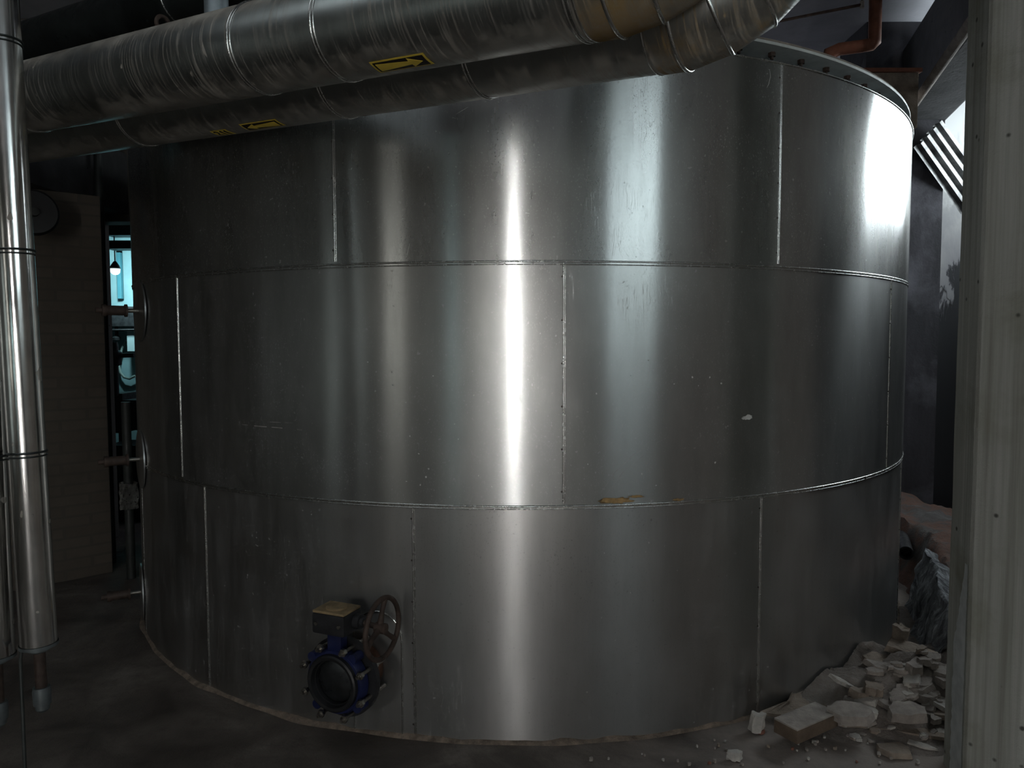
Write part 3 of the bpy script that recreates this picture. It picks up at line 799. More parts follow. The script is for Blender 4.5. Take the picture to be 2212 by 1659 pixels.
# dark pipe running parallel, higher and farther back
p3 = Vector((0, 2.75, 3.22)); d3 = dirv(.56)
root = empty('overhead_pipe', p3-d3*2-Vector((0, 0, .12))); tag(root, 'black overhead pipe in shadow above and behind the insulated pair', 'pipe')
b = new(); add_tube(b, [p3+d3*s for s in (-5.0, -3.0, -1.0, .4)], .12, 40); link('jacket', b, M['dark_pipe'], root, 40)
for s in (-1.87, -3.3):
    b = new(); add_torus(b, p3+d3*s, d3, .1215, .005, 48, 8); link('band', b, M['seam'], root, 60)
# galvanised duct dropping from the ceiling behind the front pipe
pd = at(467, 0, 3.35)
b = new(); add_tube(b, [(pd.x, pd.y, 2.98+.08), (pd.x, pd.y, ZC)], .05, 32); tag(link('vertical_duct', b, M['galv'], smooth=40), 'short grey blue vertical duct end above the insulated pipes', 'duct')
# pipe clamp lying on the back of the front pipe
q = at(352, 52, 3.02)
root = empty('hose_clamp', q); tag(root, 'small rusty clamp on top of the front insulated pipe at upper left', 'clamp')
b = new(); add_torus(b, q, d1, .028, .008, 24, 8); link('clamp_ring', b, M['rust_dark'], root, 50)
b = new(); add_lathe(b, q+Vector((.02, -.01, -.025)), d1, [(-.03, 0), (-.03, .009), (.03, .009), (.03, 0)], 6); link('bolt', b, M['bolt'], root, 30)

# ------------------------------------------------------------------ small vertical pipes at left
def drop_pipe(x0, y0, x1, y1, Y, r, ring_ys, label, stub):
    """cylinder axis from its lower end (x1,y1) upward to the ceiling"""
    lo = at(x1, y1, Y); hi = at(x0, y0, Y)
    d = (hi-lo).normalized(); hi = lo+d*((ZC-lo.z-.003)/d.z)
    root = empty('lagged_pipe', lo); tag(root, label, 'pipe', 'vertical pipes at the left edge')
    cuts = [lo]+[lo+d*((at(x1+(x0-x1)*(yy-y1)/(y0-y1), yy, Y)-lo).dot(d)) for yy in ring_ys]+[hi]
    cuts = sorted(cuts, key=lambda v: v.z)
    for a, c in zip(cuts, cuts[1:]):
        b = new(); add_tube(b, [a+(c-a)*i/6 for i in range(7)], r, 48); link('jacket_section', b, M['tin'], root, 40)
    for a in cuts[1:-1]:
        b = new(); add_torus(b, a, d, r+.001, .0035, 48, 8); add_torus(b, a-d*.012, d, r+.001, .0025, 48, 8); link('band', b, M['dark_pipe'], root, 60)
    b = new(); add_lathe(b, lo, -d, [(-.006, r+.003), (.004, r+.003), (.004, r*.62), (.016, r*.62), (.022, r*.45), (.022, 0)], 40); link('end_cap', b, M['fitting'], root, 30)
    e = lo-d*.02; b = new(); add_tube(b, [e, e-d*stub], .0165, 20); link('inner_pipe', b, M['rust_dark'], root, 40)
    b = new(); add_lathe(b, e-d*(stub-.015), -d, [(0, 0), (0, .024), (.01, .026), (.055, .025), (.055, .020), (.07, .020), (.075, .016), (.085, 0)], 20); link('fitting', b, M['fitting'], root, 30)
    b = new(); sd = Vector((.7, -.7, 0)).normalized()
    return root
drop_pipe(-2, 0, 84, 1392, 2.3, .0515, [88, 541, 976], 'bright lagged vertical pipe at the left edge, the right one of two', .13)
drop_pipe(-74, 0, -8, 1418, 2.3, .0515, [120, 985], 'lagged vertical pipe cut by the left edge of the picture', .14)
rb = at(44, 1425, 2.55); rt = at(40, 1330, 2.55)
foot = at_z(60, 1700, 0.0); 
b = new(); add_tube(b, [(rb.x, rb.y, 0.002), (rb.x, rb.y, rb.z), (rb.x-.01, rb.y+.03, rb.z+.05)], .006, 10); add_tube(b, [(rb.x-.01, rb.y+.03, rb.z+.05), (rb.x-.01, rb.y+.03, ZC)], .006, 10)
tag(link('thin_conduit', b, M['dark_iron'], smooth=50), 'thin dark rod standing on the floor between the two vertical lagged pipes', 'conduit')

# ------------------------------------------------------------------ butterfly valve
AXA = math.radians(-23)
nv = Vector((math.sin(AXA), -math.cos(AXA), 0)); tv = Vector((math.cos(AXA), math.sin(AXA), 0))
c0 = at(730, 1468, 3.02)                     # middle of the valve body
valve = empty('butterfly_valve', c0-Vector((0, 0, .17))); tag(valve, 'blue and black butterfly valve with a rusty handwheel low on the tank', 'valve')
b = new(); add_lathe(b, c0, nv, [(-.42, 0), (-.42, .112), (-.05, .112)], 48); link('outlet_pipe', b, M['rust'], valve, 40)
b = new(); add_lathe(b, c0, nv, [(-.055, .10), (-.055, .168), (-.030, .168), (-.030, .10), (-.055, .10)], 56); link('flange', b, M['black_iron'], valve, 30)
b = new(); add_lathe(b, c0, nv, [(-.030, .10), (-.030, .126), (-.018, .136), (.018, .136), (.030, .128), (.030, .10), (-.03, .10)], 56)
for i in range(4):   # lugs on the wafer body
    a = math.pi/4+i*math.pi/2+.1
    add_lathe(b, c0+(tv*math.cos(a)+U*math.sin(a))*.140, nv, [(-.028, 0), (-.028, .020), (.028, .020), (.028, 0)], 16)
link('valve_body', b, M['blue'], valve, 35)
b = new(); add_lathe(b, c0, nv, [(.028, .090), (.028, .119), (.046, .117), (.051, .110), (.049, .098), (.026, .095), (-.004, .095), (-.004, .090), (.028, .090)], 56); link('seat_ring', b, M['rubber'], valve, 35)
b = new()   # disc, slightly domed and closed
add_lathe(b, c0, nv, [(-.004, 0), (-.004, .093), (.006, .093), (.014, .08), (.022, .03), (.023, 0)], 48); link('disc', b, M['disc'], valve, 60)
for i in range(8):
    a = math.pi/8+i*math.pi/4
    q = c0+(tv*math.cos(a)+U*math.sin(a))*.148
    b = new(); add_tube(b, [q-nv*.135, q+nv*.062], .0085, 10); add_lathe(b, q, nv, [(.032, .0085), (.032, .0165), (.046, .0165), (.046, .0085)], 6)
    add_lathe(b, q, nv, [(-.070, .0085), (-.070, .0165), (-.055, .0165), (-.055, .0085)], 6)
    link('bolt', b, M['bolt'], valve, 30)
b = new(); add_box(b, c0+U*.165-nv*.0, (.068, .045, .09), (tv, nv, U), .008); add_box(b, c0+U*.203, (.10, .07, .014), (tv, nv, U), .003)
link('neck', b, M['blue'], valve, 35)
gz = .205
gb = empty('gearbox', Vector((0, 0, 0))); 
D.objects.remove(gb)
g0 = c0+U*(gz+.045)
b = new()
add_box(b, g0-tv*.0, (.155, .125, .085), (tv, nv, U), .012)
add_lathe(b, g0+tv*.06-nv*.02, tv, [(0, 0), (0, .030), (.045, .030), (.045, .020), (.06, .020), (.06, 0)], 24)
gear = link('gearbox', b, M['black_iron'], valve, 35)
b = new(); add_box(b, g0+U*.047, (.150, .12, .010), (tv, nv, U), .003); add_lathe(b, g0+U*.052, U, [(0, 0), (0, .044), (.005, .044), (.007, .040), (.007, 0)], 32)
link('gearbox_cover', b, M['brass_dust'], gear, 35)
for i, j in ((-1, 1), (1, 1), (-1, -1), (1, -1)):
    b = new(); add_lathe(b, g0+tv*(.055*i)+nv*(.064*j), nv*j, [(-.004, .008), (.005, .008), (.005, 0)], 6); link('cap_screw', b, M['bolt'], gear, 30)
hc = g0+tv*.205-nv*.02+U*(-.012)
b = new(); add_tube(b, [g0+tv*.10-nv*.02, hc+tv*.01], .012, 14); link('spindle', b, M['rust_dark'], valve, 40)
b = new(); add_torus(b, hc, tv, .121, .0105, 56, 12)
hw = link('handwheel', b, M['rust_dark'], valve, 60)
b = new(); add_lathe(b, hc, tv, [(-.03, 0), (-.03, .022), (.014, .022), (.018, .014), (.018, 0)], 20); link('hub', b, M['rust_dark'], hw, 40)
for i in range(3):
    a = math.radians(100+120*i); dr = nv*math.cos(a)+U*math.sin(a)
    b = new(); add_tube(b, [hc-tv*.012+dr*.015, hc-tv*.008+dr*.07, hc+dr*.119], [.014, .0095, .012], 12); link('spoke', b, M['rust_dark'], hw, 60)

# ------------------------------------------------------------------ concrete column at right
CR, CDY = .245, 2.78
CXC = .603*CDY+CR*.985
pr = [(CXC+CR*math.cos(math.radians(22.5+45*k-9)), CDY+CR*math.sin(math.radians(22.5+45*k-9))) for k in range(8)]
prof = []
for k in range(8):                       # slightly softened arrises
    A_, B_, C_ = Vector(pr[k-1]), Vector(pr[k]), Vector(pr[(k+1) % 8])
    prof += [tuple(B_.lerp(A_, .05)), tuple(B_.lerp(C_, .05))]
NZ = 60; b = new(); lev = []
for i in range(NZ+1):
    z = .001+(ZC-.003)*i/NZ
    lev.append([b.verts.new((x+.0018*noise.noise(Vector((x*9, y*9, z*4))), y+.0018*noise.noise(Vector((x*9, y*7, z*5+9))), z)) for x, y in prof])
for A, Bv in zip(lev, lev[1:]):
    for j in range(16): b.faces.new((A[j], A[(j+1) % 16], Bv[(j+1) % 16], Bv[j]))
b.faces.new(lev[0]); b.faces.new(lev[-1])
colm = link('concrete_column', b, M['column'], smooth=None); tag(colm, 'board marked grey concrete column filling the right edge', 'column')
# lime run beside the arris that faces the camera
ks = min(range(8), key=lambda k: pr[k][0]/pr[k][1])
ka = (ks+1) % 8 if pr[(ks+1) % 8][1] < pr[ks-1][1] else (ks-1) % 8
Pa = Vector(pr[ka]); Pb = Vector(pr[ks])
tdir = (Pb-Pa).normalized(); ndir = Vector((-tdir.y, tdir.x))
if ndir.dot(Pa-Vector((CXC, CDY))) < 0: ndir = -ndir
b = new(); random.seed(3); L = []; Rr = []
for i in range(41):
    z = .02+.83*i/40
    w0 = .004*random.random(); w1 = (.095+.012*random.random())*(1 if z < .5 else max(.25, 1-(z-.5)*2.2))
    for lst, w_ in ((L, w0), (Rr, w1)):
        q = Pa+tdir*(.012+w_)+ndir*.0035; lst.append(b.verts.new((q.x, q.y, z)))
for i in range(40): b.faces.new((L[i], Rr[i], Rr[i+1], L[i+1]))
bmesh.ops.solidify(b, geom=b.faces[:], thickness=.001)
link('lime_run', b, simple('lime_run_white', (.85, .88, .88), .8, 0, .15, 18, 0), colm)

# beam running back from the column to the far right
def beam_between(name, a, c, wd, ht, m, label, drop=0):
    a = Vector(a); c = Vector(c); d = (c-a).normalized(); s = d.cross(U).normalized()
    b = new(); add_box(b, (a+c)/2, ((c-a).length, wd, ht), (d, s, U), .012)
    return tag(link(name, b, m), label, 'beam')
# ceiling beam along the right, seen as the dark diagonal band
bm1 = at(2095, 175, 4.2); bm2 = at(2008, 275, 6.6)
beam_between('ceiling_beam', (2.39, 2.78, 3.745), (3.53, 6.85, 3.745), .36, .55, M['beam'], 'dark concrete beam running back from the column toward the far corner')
e1 = at(2120, 16, 3.5); e2 = at(1968, 235, 5.2)
b = new(); add_tube(b, [e1, e2], .028, 16); tag(link('overhead_conduit', b, M['stone_grey'], smooth=50), 'straight grey conduit slanting down beside the dark beam at upper right', 'conduit')

# pilaster on the right wall beyond the tank
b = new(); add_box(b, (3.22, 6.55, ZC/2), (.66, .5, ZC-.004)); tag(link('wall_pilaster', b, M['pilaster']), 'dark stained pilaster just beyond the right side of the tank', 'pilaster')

# corrugated sheet leaning under the window light
A0 = at(1978, 318, 6.08); A1 = at(2032, 258, 6.16); A2 = at(2135, 400, 6.46); A3 = at(2080, 463, 6.38)
b = new(); nn = 64; mm = 8
nrm = (A1-A0).cross(A3-A0).normalized()
g = []
for i in range(nn+1):
    u = i/nn; ph = (u*4) % 1.0
    h = .018 if ph < .38 else (-.018 if .5 < ph < .88 else (.018-(ph-.38)/.12*.036 if ph <= .5 else -.018+(ph-.88)/.12*.036))
    g.append([b.verts.new((A0.lerp(A1, u)).lerp(A3.lerp(A2, u), j/mm)+nrm*h) for j in range(mm+1)])
for i in range(nn):
    for j in range(mm): b.faces.new((g[i][j], g[i+1][j], g[i+1][j+1], g[i][j+1]))
bmesh.ops.solidify(b, geom=b.faces[:], thickness=.0015)
tag(link('corrugated_sheet', b, M['corr']), 'slanted corrugated metal sheet catching window light between tank and column', 'sheet metal')

# brown pipe with elbow going into the tank top
pa = at(1890, 0, 4.55); pb = at(1889, 96, 4.55); pc = at(1800, 108, 4.62)
b = new(); ra = .036
path = [Vector((pb.x, pb.y, ZC)), Vector((pb.x, pb.y, pb.z))]
add_tube(b, [(pb.x, pb.y, ZC-.003), (pb.x, pb.y, pb.z+.02), (pb.x-.02, pb.y, pb.z)]+[tuple(pb.lerp(pc, q)) for q in (.3, .85)]+[(pc.x-.02, pc.y, pc.z-.02), (pc.x-.03, pc.y, pc.z-.08), (pc.x-.03, pc.y, 3.0)], ra, 20)
tag(link('steam_pipe', b, M['red_wood'], smooth=50), 'brown pipe dropping from the ceiling with a right angle bend above the tank', 'pipe')
q0 = at(1692, 44, 4.9); q1 = at(1862, 10, 4.9)
root = empty('ceiling_rail', q0); tag(root, 'thin dark rod under the grey ceiling with a small white end fitting', 'rod')
b = new(); add_tube(b, [q0+(q0-q1)*.6, q1], .009, 10); add_tube(b, [q1, (q1.x, q1.y, ZC)], .006, 8); link('rod', b, M['rust_dark'], root, 50)
b = new(); add_lathe(b, q1-Vector((0, 0, .02)), U, [(0, 0), (0, .014), (.04, .014), (.04, 0)], 12); link('end_fitting', b, M['stone_pale'], root, 40)
# timber box end behind the flange
b = new(); add_box(b, (2.315, 4.86, 3.135), (.34, .30, .33), None, .004); bx = link('timber_block', b, M['stone_brown']); tag(bx, 'grey brown block on the tank rim with a reddish top board', 'block')
b = new(); add_box(b, (2.32, 4.86, 3.313), (.36, .33, .024), None, .004); link('top_board', b, M['red_wood'], bx)

# ------------------------------------------------------------------ left background: pillar, beam, gap, far room
pa_ = at_z(244, 1237, 0); pb_ = at_z(60, 1272, 0)
dl = (pa_-pb_).normalized(); nl = Vector((-dl.y, dl.x, 0))
root = None
b = new(); Lw = 1.0; c_ = pa_-dl*Lw/2+nl*.15
add_box(b, (c_.x, c_.y, 1.3465), (Lw, .30, 2.691), (dl, nl, U), .01)
pil = link('brick_pier', b, M['brick']); tag(pil, 'dim brick pier behind the vertical pipes at left', 'pier')
b = new(); h1 = at(60, 385, pb_.y); h2 = at(277, 447, 6.2)
add_box(b, (-3.27, 5.49, 2.935), (.34, 1.40, .48), None, .01)
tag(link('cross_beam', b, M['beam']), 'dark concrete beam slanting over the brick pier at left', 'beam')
# post beside the pier
q = at(238, 1100, 5.62)
b = new(); add_tube(b, [(q.x, q.y, 0.002), (q.x, q.y, 3.3)], .03, 20); tag(link('green_post', b, M['dark_iron'], smooth=50), 'dark post standing between the brick pier and the lit gap', 'post')
# round dark wheel on the pier
q = at(70, 460, pb_.y-.22); root = empty('wall_fan', q); tag(root, 'round black wheel shape on the brick pier half hidden by the pipe', 'wheel')
ax = -nl
b = new(); add_lathe(b, q, ax, [(-.12, 0), (-.12, .03), (0, .03), (0, .14), (.03, .145), (.05, .13), (.05, 0)], 40); link('housing', b, M['rubber'], root, 40)
b = new(); add_lathe(b, q+ax*.05, ax, [(0, .03), (.03, .025), (.035, 0)], 20); link('hub', b, M['dark_iron'], root, 40)
# crumpled foil wrap on a thin pipe
q = at(278, 1072, 5.25); b = new()
add_tube(b, [(q.x, q.y, 0.002), (q.x, q.y, 1.25)], .03, 16); fp = link('standpipe', b, M['dark_iron'], smooth=50); tag(fp, 'short dark standpipe wrapped in crumpled foil left of the tank', 'pipe')
b = new(); random.seed(8)
rings = []
for i in range(9):
    z = q.z-.09+.18*i/8
    rings.append([b.verts.new((q.x+(.052+.014*random.random())*math.cos(a), q.y+(.052+.014*random.random())*math.sin(a), z+.01*random.random())) for a in [2*math.pi*j/18 for j in range(18)]])
for A, Bv in zip(rings, rings[1:]):
    for j in range(18): b.faces.new((A[j], A[(j+1) % 18], Bv[(j+1) % 18], Bv[j]))
link('foil_wrap', b, M['foil'], fp)
# room beyond the gap
b = new(); add_box(b, (-4.488, 6.3, ZC/2), (2.22, .2, ZC-.004)); add_box(b, (-3.14, 6.3, (2.64+ZC)/2), (.48, .2, ZC-2.64-.004)); add_box(b, (-2.675, 6.3, ZC/2), (.44, .2, ZC-.004)); add_box(b, (-.60, 6.3, (3.12+ZC)/2), (3.71, .2, ZC-3.12-.004))  # pieces behind and above the tank are unseen, added to stop lamp spill
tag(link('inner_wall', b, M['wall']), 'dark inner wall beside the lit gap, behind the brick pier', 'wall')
b = new(); wq = at(268, 700, 8.6)
YT = 8.6
b = new(); add_box(b, (wq.x-.1, YT+.1, 1.75), (1.9, .12, 3.5)); o = link('partition_wall', b, M['teal_wall']); tag(o, 'pale teal painted partition seen through the gap left of the tank', 'wall panel')
def gbox(x0, y0, x1, y1, Y, dep, name, m, label, cat, bev=.004):
    a = at(x0, y1, Y); c = at(x1, y0, Y)
    b = new(); add_box(b, ((a.x+c.x)/2, Y+dep/2, (a.z+c.z)/2), (abs(c.x-a.x), dep, abs(c.z-a.z)), None, bev)
    return tag(link(name, b, m), label, cat)
gbox(225, 483, 300, 508, 7.9, .2, 'lintel', M['dark_iron'], 'topmost dark crosspiece in the lit gap left of the tank', 'crosspiece')
gbox(225, 519, 300, 537, 7.8, .2, 'lintel', M['dark_iron'], 'dark crosspiece in the lit gap, below the topmost one', 'crosspiece')
gbox(254, 545, 259, 645, 8.545, .05, 'downpipe', M['teal_deep'], 'dark blue vertical strip on the teal partition', 'strip')
gbox(275, 709, 300, 759, 8.475, .12, 'electrical_box', M['teal_pale'], 'pale electrical box on the teal partition beside a looped cable', 'electrical box')
gbox(238, 662, 300, 705, 8.395, .2, 'machine_housing', M['black_iron'], 'black machine housing across the lit gap under the upper pipe stub', 'machine')
a0_ = at(225, 962, 6.9); a1_ = at(310, 962, 6.9); b = new(); add_box(b, ((a0_.x+a1_.x)/2, 7.1, a0_.z/2), (a1_.x-a0_.x, .4, a0_.z-.002), None, .01)  # black box added to darken the lower end of the lit gap
tag(link('dark_filler_box', b, M['black_iron']), 'dark box added to black out the bottom of the lit gap', 'box')
pz = at(268, 930, 7.3); root = empty('pump', (pz.x, 7.4, .001)); tag(root, 'black pump and motor low in the lit gap against the tank', 'pump')
def gpart(x0, y0, x1, y1, Y, dep, name, bev=.01, zb=None):
    a = at(x0, y1, Y); c = at(x1, y0, Y); zl = a.z if zb is None else zb
    b = new(); add_box(b, ((a.x+c.x)/2, Y+dep/2, (zl+c.z)/2), (abs(c.x-a.x), dep, abs(c.z-zl)), None, bev); return link(name, b, M['black_iron'], root)
gpart(243, 850, 264, 936, 7.3, .3, 'pump_body'); gpart(262, 864, 300, 930, 7.3, .3, 'motor', .02); gpart(258, 925, 270, 1000, 7.35, .12, 'pedestal', .004, .001)
# looped cable
pts = [at(x, y, 8.582) for x, y in ((282, 733), (272, 738), (264, 752), (259, 772), (257, 790), (260, 805), (268, 815), (280, 818), (292, 812))]
b = new(); add_tube(b, pts, .014, 10); tag(link('looped_cable', b, M['cable'], smooth=60), 'pale looped cable hanging on the teal partition', 'cable')
b = new(); add_tube(b, [at(236, 712.5, 8.597), at(236, 713, 8.3), at(300, 713, 8.3), at(300, 712.5, 8.597)], .014, 10); tag(link('thin_rail', b, M['black_iron'], smooth=50), 'thin black rail across the lit gap above the electrical box', 'rail')
b = new(); add_tube(b, [at(236, 769, 7.3), at(290, 767, 7.3)], .022, 12); add_lathe(b, at(248, 768, 7.3), (0, 0, 1), [(-.40, 0), (-.40, .028), (-.10, .03), (-.09, .06), (.03, .065), (.05, .04), (.13, .03), (.13, 0)], 20)
tag(link('gate_valve', b, M['black_iron'], smooth=40), 'black valve with a side spindle in the lit gap', 'valve')
b = new(); add_lathe(b, at(252, 731, 8.50), (0, 0, 1), [(-.02, 0), (-.02, .04), (.01, .045), (.03, .02), (.15, .02), (.15, 0)], 16); tag(link('hanging_cock', b, M['black_iron'], smooth=40), 'small black tap hanging from the black machine housing in the lit gap', 'tap')
# lamp
lq = at(249, 587, 8.0)
root = empty('pendant_lamp', lq); tag(root, 'small glowing lamp with a dark shade seen through the gap at left', 'lamp')
b = new(); add_lathe(b, lq, U, [(.035, 0), (.035, .052), (.06, .045), (.10, .02), (.12, 0)], 24); link('lamp_shade', b, M['black_iron'], root, 40)
b = new(); add_lathe(b, lq, U, [(-.035, 0), (-.03, .025), (-.01, .045), (.03, .05), (.03, 0)], 24); link('bulb', b, emit('lamp_glow', (.75, 1.0, 1.0), 1.6), root, 60)
b = new(); add_tube(b, [lq+U*.11, (lq.x, lq.y, ZC-.003)], .006, 8); link('flex', b, M['black_iron'], root)
ld = D.lights.new('lamp_light', 'SPOT'); ld.spot_size = math.radians(165); ld.spot_blend = .5; ld.energy = 34; ld.color = (.62, .95, 1.0); ld.shadow_soft_size = .05
lo = D.objects.new('lamp_light', ld); COL.objects.link(lo); lo.parent = root; lo.location = (0, .06, -.08); lo.rotation_euler = (math.radians(80), 0, 0)

# ------------------------------------------------------------------ earth bank, mound, rubble at right
def height_mesh(name, x0, x1, y0, y1, nx, ny, hf, m, label, cat, kind=None, base=-.02):
    b = new(); g = []
    for i in range(nx+1):
        g.append([b.verts.new((x0+(x1-x0)*i/nx, y0+(y1-y0)*j/ny, hf(x0+(x1-x0)*i/nx, y0+(y1-y0)*j/ny))) for j in range(ny+1)])
    for i in range(nx):
        for j in range(ny):
            q = (g[i][j], g[i+1][j], g[i+1][j+1], g[i][j+1])
            if max(v.co.z for v in q) > .001 and max(math.hypot(v.co.x-CXC, v.co.y-CDY) for v in q) > CR+.006 and not (2.87 < q[0].co.x < 3.56 and q[0].co.y > 6.27) and max(math.hypot(v.co.x-CX, v.co.y-CY) for v in q) > RT_+.006: b.faces.new(q)
    for v in [v for v in b.verts if not v.link_faces]: b.verts.remove(v)
    for v in b.verts:       # the heap lies against the tank and the column
        for cx_, cy_, rr in ((CX, CY, RT_+.006), (CXC, CDY, CR+.006)):
            d_ = Vector((v.co.x-cx_, v.co.y-cy_)); l = d_.length
            if l < rr: v.co.x = cx_+d_.x/l*rr; v.co.y = cy_+d_.y/l*rr
    o = link(name, b, m, smooth=50); tag(o, label, cat, kind=kind); return o
def fbm(x, y, s, seed=0): return noise.fractal(Vector((x*s, y*s, seed)), 1.0, 2.0, 5)
def rub_h(x, y):
    if x < .9: return -.02
    e = smooth(.95, 1.9, x-.25*(3.15-y))*smooth(2.98+.10*fbm(x, y, 2, 4)-.10*(x-1.2), 3.45, y)
    e *= 1-.85*smooth(3.6, 4.0, y)
    return .16*e*(1+.5*fbm(x, y, 4))+.02*fbm(x, y, 14, 2)*e-.006
rub = height_mesh('rubble_heap', .9, 3.0, 2.85, 4.6, 90, 80, rub_h, M['mound'], 'low heap of grey brown debris and dust beside the foot of the tank', 'debris', 'stuff')
def bank_h(x, y):
    e = smooth(2.07, 2.25, x-.42*(min(y, 5.0)-3.62)+.04*fbm(x, y, 3, 5))
    e *= smooth(3.6, 3.9, y)
    return -.01+(.34+.04*(y-4))*e*(1-.97*smooth(3.15, 4.0, x))+.045*fbm(x, y, 5, 8)*e
bank = height_mesh('earth_bank', 2.0, 4.58, 3.6, 6.88, 90, 110, bank_h, M['bank'], 'reddish earth bank rising to the wall behind the column', 'bank', 'stuff')
# rock face with lime runs on the bank's front
b = new(); g = []
for i in range(61):
    u = i/60*1.25; x = 2.03+.36*u; y = 3.62+.85*u
    g.append([])
    for j in range(29):
        v = j/28; w_ = min(1, v/.85)
        h = w_*(.31+.07*min(u, 1)+.03*noise.noise(Vector((u*4, 3, 1))))
        k = noise.fractal(Vector((u*4, v*3, 2)), 1, 2, 5)*.03
        back = .10*w_+(.09*(v-.85)/.15 if v > .85 else 0)
        g[-1].append(b.verts.new((x+back+k, y-.04*w_-k*.4, max(0, h-.05*max(0, v-.85)/.15))))
for i in range(60):
    for j in range(28): b.faces.new((g[i][j], g[i+1][j], g[i+1][j+1], g[i][j+1]))
bmesh.ops.solidify(b, geom=b.faces[:], thickness=.02)
tag(link('rock_face', b, M['lime'], smooth=35), 'rough rock face with whitish lime runs between tank and column', 'rock')
# dark pipe end poking from the bank
q = at(1957, 1193, 4.95)
b = new(); add_lathe(b, q, Vector((-.45, -1, 0)), [(-.5, 0), (-.5, .045), (.02, .045), (.02, .036), (-.1, .036), (-.1, 0)], 24)
tag(link('drain_pipe', b, M['black_iron'], smooth=40), 'round black pipe end sticking out of the earth bank by the tank', 'pipe')

def chunk(name, c, size, yaw, tilt, m, seed, npts=26, flat=.5):
    """broken slab: hull of a jittered, squared-off cloud"""
    rnd = random.Random(seed); b = new()
    corners = rnd.randint(5, 7); ph = rnd.random()*6
    for k in range(corners):
        a = ph+2*math.pi*(k+rnd.uniform(-.25, .25))/corners; rr = rnd.uniform(.75, 1.0)
        for s in (-1, 1):
            q = rr*(1-(.12*rnd.random() if s > 0 else 0))
            b.verts.new((q*math.cos(a)*size[0]/2, q*math.sin(a)*size[1]/2, s*size[2]/2*rnd.uniform(.75, 1)))
    r_ = bmesh.ops.convex_hull(b, input=b.verts[:])
    for v in [v for v in b.verts if not v.link_faces]: b.verts.remove(v)
    bmesh.ops.subdivide_edges(b, edges=b.edges[:], cuts=2, use_grid_fill=True)
    sc_ = min(size)
    for v in b.verts:
        nn_ = noise.noise_vector(v.co*(2.2/max(size))*3+Vector((seed, 0, 0)))
        v.co += nn_*sc_*.16
    R_ = Matrix.Rotation(yaw, 3, 'Z') @ Matrix.Rotation(tilt[0], 3, 'X') @ Matrix.Rotation(tilt[1], 3, 'Y')
    for v in b.verts: v.co = R_ @ v.co
    lo_ = min(v.co.z for v in b.verts)
    for v in b.verts: v.co += Vector((c[0], c[1], c[2]-lo_))
    return link(name, b, m, smooth=28)
def ground(x, y): return max(0.0, rub_h(x, y), bank_h(x, y) if x > 2.0 and y > 3.6 else 0)
# the block on the heap
bc = at(1748, 1512, 3.12)
b = new(); add_box(b, (0, 0, .035), (.27, .115, .055), None, .004)
for v in b.verts:
    v.co += noise.noise_vector(v.co*30)*.003
Rz = Matrix.Rotation(math.radians(32), 3, 'Z')
for v in b.verts: v.co = Rz @ v.co + Vector((1.235, 3.085, .035))
blk = link('masonry_block', b, M['brick_side'], smooth=30); tag(blk, 'squared brown block with a dusty grey top lying on rubble at the tank foot', 'block')
b = new(); add_box(b, (0, 0, .066), (.268, .113, .007), None, .002)
for v in b.verts: v.co = Rz @ (v.co+noise.noise_vector(v.co*40)*.002) + Vector((1.235, 3.085, .035))
tp = link('dusty_top', b, M['stone_grey'], blk, 30)
# flat board carrying the debris
b = new(); n = 24; e = []
a0_ = at_z(1640, 1545, .02); a1_ = at_z(2050, 1603, .02)
for i in range(n+1):
    u = i/n; p = a0_.lerp(a1_, u); j = .006*noise.noise(Vector((u*9, 1, 1)))
    e.append((b.verts.new((p.x, p.y+j, .022)), b.verts.new((p.x+.12, p.y+.42*smooth(0, .3, u)+.03, .05)), b.verts.new((p.x, p.y+j, .036)), b.verts.new((p.x+.12, p.y+.42*smooth(0, .3, u)+.03, .066))))
for A, Bv in zip(e, e[1:]):
    b.faces.new((A[0], Bv[0], Bv[2], A[2])); b.faces.new((A[2], Bv[2], Bv[3], A[3])); b.faces.new((A[0], A[1], Bv[1], Bv[0])); b.faces.new((A[1], A[3], Bv[3], Bv[1]))
b.faces.new((e[0][0], e[0][2], e[0][3], e[0][1])); b.faces.new((e[-1][0], e[-1][1], e[-1][3], e[-1][2]))
brd = link('flat_board', b, M['stone_brown']); tag(brd, 'flat board edge under the debris, raised just off the floor', 'board')

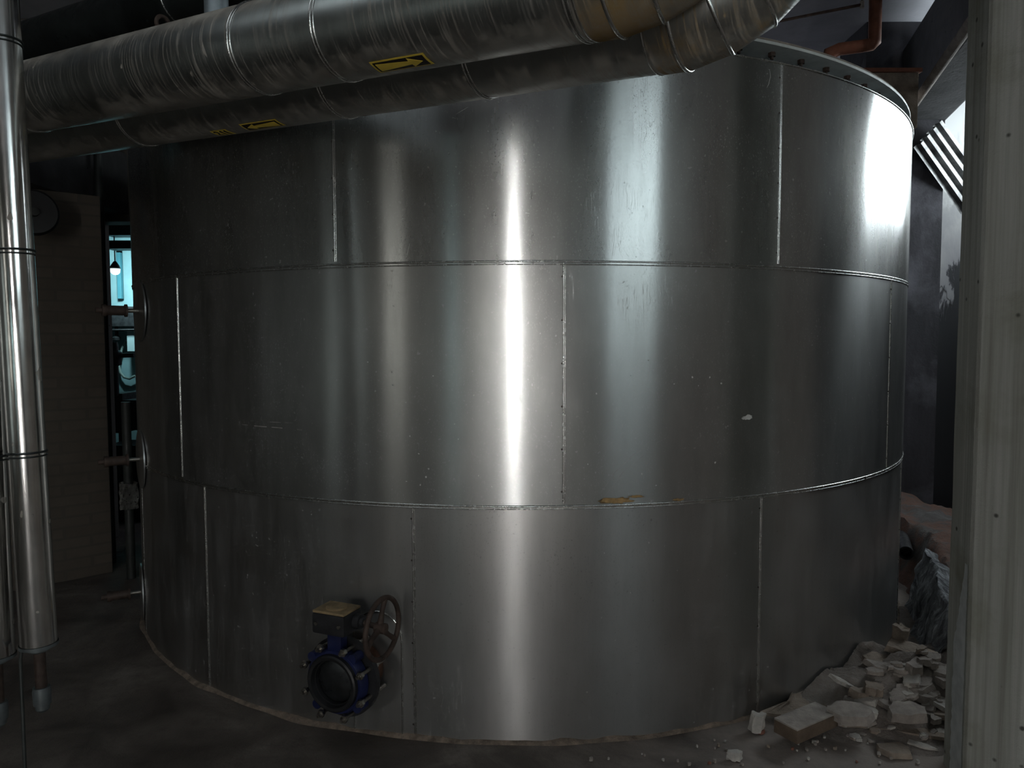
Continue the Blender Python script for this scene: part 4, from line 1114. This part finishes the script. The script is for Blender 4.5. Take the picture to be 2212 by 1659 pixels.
named = [  # px, py, z guess, (w,d,h) m, yaw, tilt, mat, label
 (1637, 1562, 0.0, (.085, .06, .085), .4, (.1, .1), 'stone_pale', 'upright pale stone leaning at the tank foot left of the block'),
 (1588, 1633, 0.0, (.075, .055, .035), .2, (0, 0), 'stone_pale', 'lone rounded pale stone on the open floor in front of the tank'),
 (1645, 1580, 0.0, (.045, .035, .016), .9, (0, 0), 'red_chip', 'small red brick chip in front of the upright pale stone'),
 (1820, 1480, 0.10, (.15, .035, .02), -.75, (0, .25), 'stone_pale', 'narrow pale splinter leaning behind the brown block'),
 (1835, 1545, 0.07, (.24, .17, .045), -.2, (.12, -.05), 'stone_grey', 'broad grey slab right of the brown block'),
 (1968, 1410, 0.16, (.30, .16, .03), -.35, (.12, .12), 'stone_brown', 'large smooth brown slab highest on the rubble by the tank'),
 (1940, 1455, 0.13, (.40, .12, .028), -.28, (.05, .10), 'stone_grey', 'long thin slab slanting across the middle of the rubble'),
 (1895, 1430, 0.12, (.16, .12, .04), .1, (.1, .02), 'stone_brown', 'brown slab touching the tank behind the long thin slab'),
 (1960, 1540, 0.08, (.22, .15, .04), .15, (.05, .0), 'stone_grey', 'squarish grey slab in the middle front of the rubble'),
 (1945, 1375, 0.17, (.10, .10, .10), .3, (.1, .1), 'stone_brown', 'brown lump standing against the tank above the slabs'),
 (1935, 1622, 0.0, (.17, .13, .022), .3, (0, .03), 'stone_brown', 'flat brown slab on the floor in front of the debris board'),
 (1985, 1612, 0.0, (.17, .045, .018), -.55, (0, .05), 'stone_pale', 'long pale flake on the floor near the column'),
 (1820, 1560, 0.0, (.04, .03, .02), .4, (0, 0), 'stone_pale', 'small pale stone in the shadow gap under the debris board'),
 (1742, 1560, 0.0, (.045, .03, .018), .1, (0, 0), 'stone_pale', 'small pale stone on the floor below the brown block'),
]
for k, (px, py, z, s, yaw, tl, mm_, lab) in enumerate(named):
    p = at_z(px, py, z+s[2]*.5); zz = max(z, 0)
    tag(chunk('rubble_stone', (p.x, p.y, max(0.0005, zz)), s, yaw, tl, M[mm_], 40+k), lab, 'stone')
rnd = random.Random(77)
cnt = 0; placed = []
while cnt < 78:
    px = rnd.uniform(1660, 2050); py = rnd.uniform(1452, 1600)
    if py < 1625-(px-1640)*.62+rnd.uniform(-10, 10) and px < 1900: continue
    h = .02+.12*smooth(1600, 1420, py)
    p = at_z(px, py, h)
    if math.hypot(p.x-CX, p.y-CY) < RT_+.13: continue
    if abs(p.x-1.235) < .17 and abs(p.y-3.085) < .13: continue
    s0 = rnd.choice((.05, .07, .09, .12, .15)) if py < 1575 else rnd.uniform(.03, .06)
    if p.x > 2.4: continue
    g_ = ground(p.x, p.y)
    tag(chunk('rubble_piece', (p.x, p.y, max(.001, g_-.004)), (s0, s0*rnd.uniform(.5, .9), s0*rnd.uniform(.14, .34)), rnd.uniform(-1, 1), (rnd.uniform(-.2, .3), rnd.uniform(-.25, .2)), M[rnd.choice(['stone_grey', 'stone_grey', 'stone_brown', 'stone_pale'])], 200+cnt),
        'broken flat piece of grey brown plaster among the heaped debris beside the tank', 'rubble', 'broken pieces in the debris heap')
    cnt += 1
for k in range(46):
    px = rnd.uniform(1250, 2040); py = rnd.uniform(1600, 1655) if rnd.random() < .6 else rnd.uniform(1585, 1625)
    p = at_z(px, py, 0)
    if math.hypot(p.x-CX, p.y-CY) < RT_+.06: continue
    s0 = rnd.uniform(.008, .024)
    tag(chunk('grit_stone', (p.x, p.y, .001), (s0, s0*.8, s0*.6), rnd.uniform(0, 3), (0, 0), M[rnd.choice(['stone_grey', 'stone_pale', 'stone_pale', 'stone_brown', 'stone_grey', 'red_chip'])], 400+k),
        'tiny crumb of stone scattered on the open floor before the tank', 'pebble', 'crumbs on the open floor')
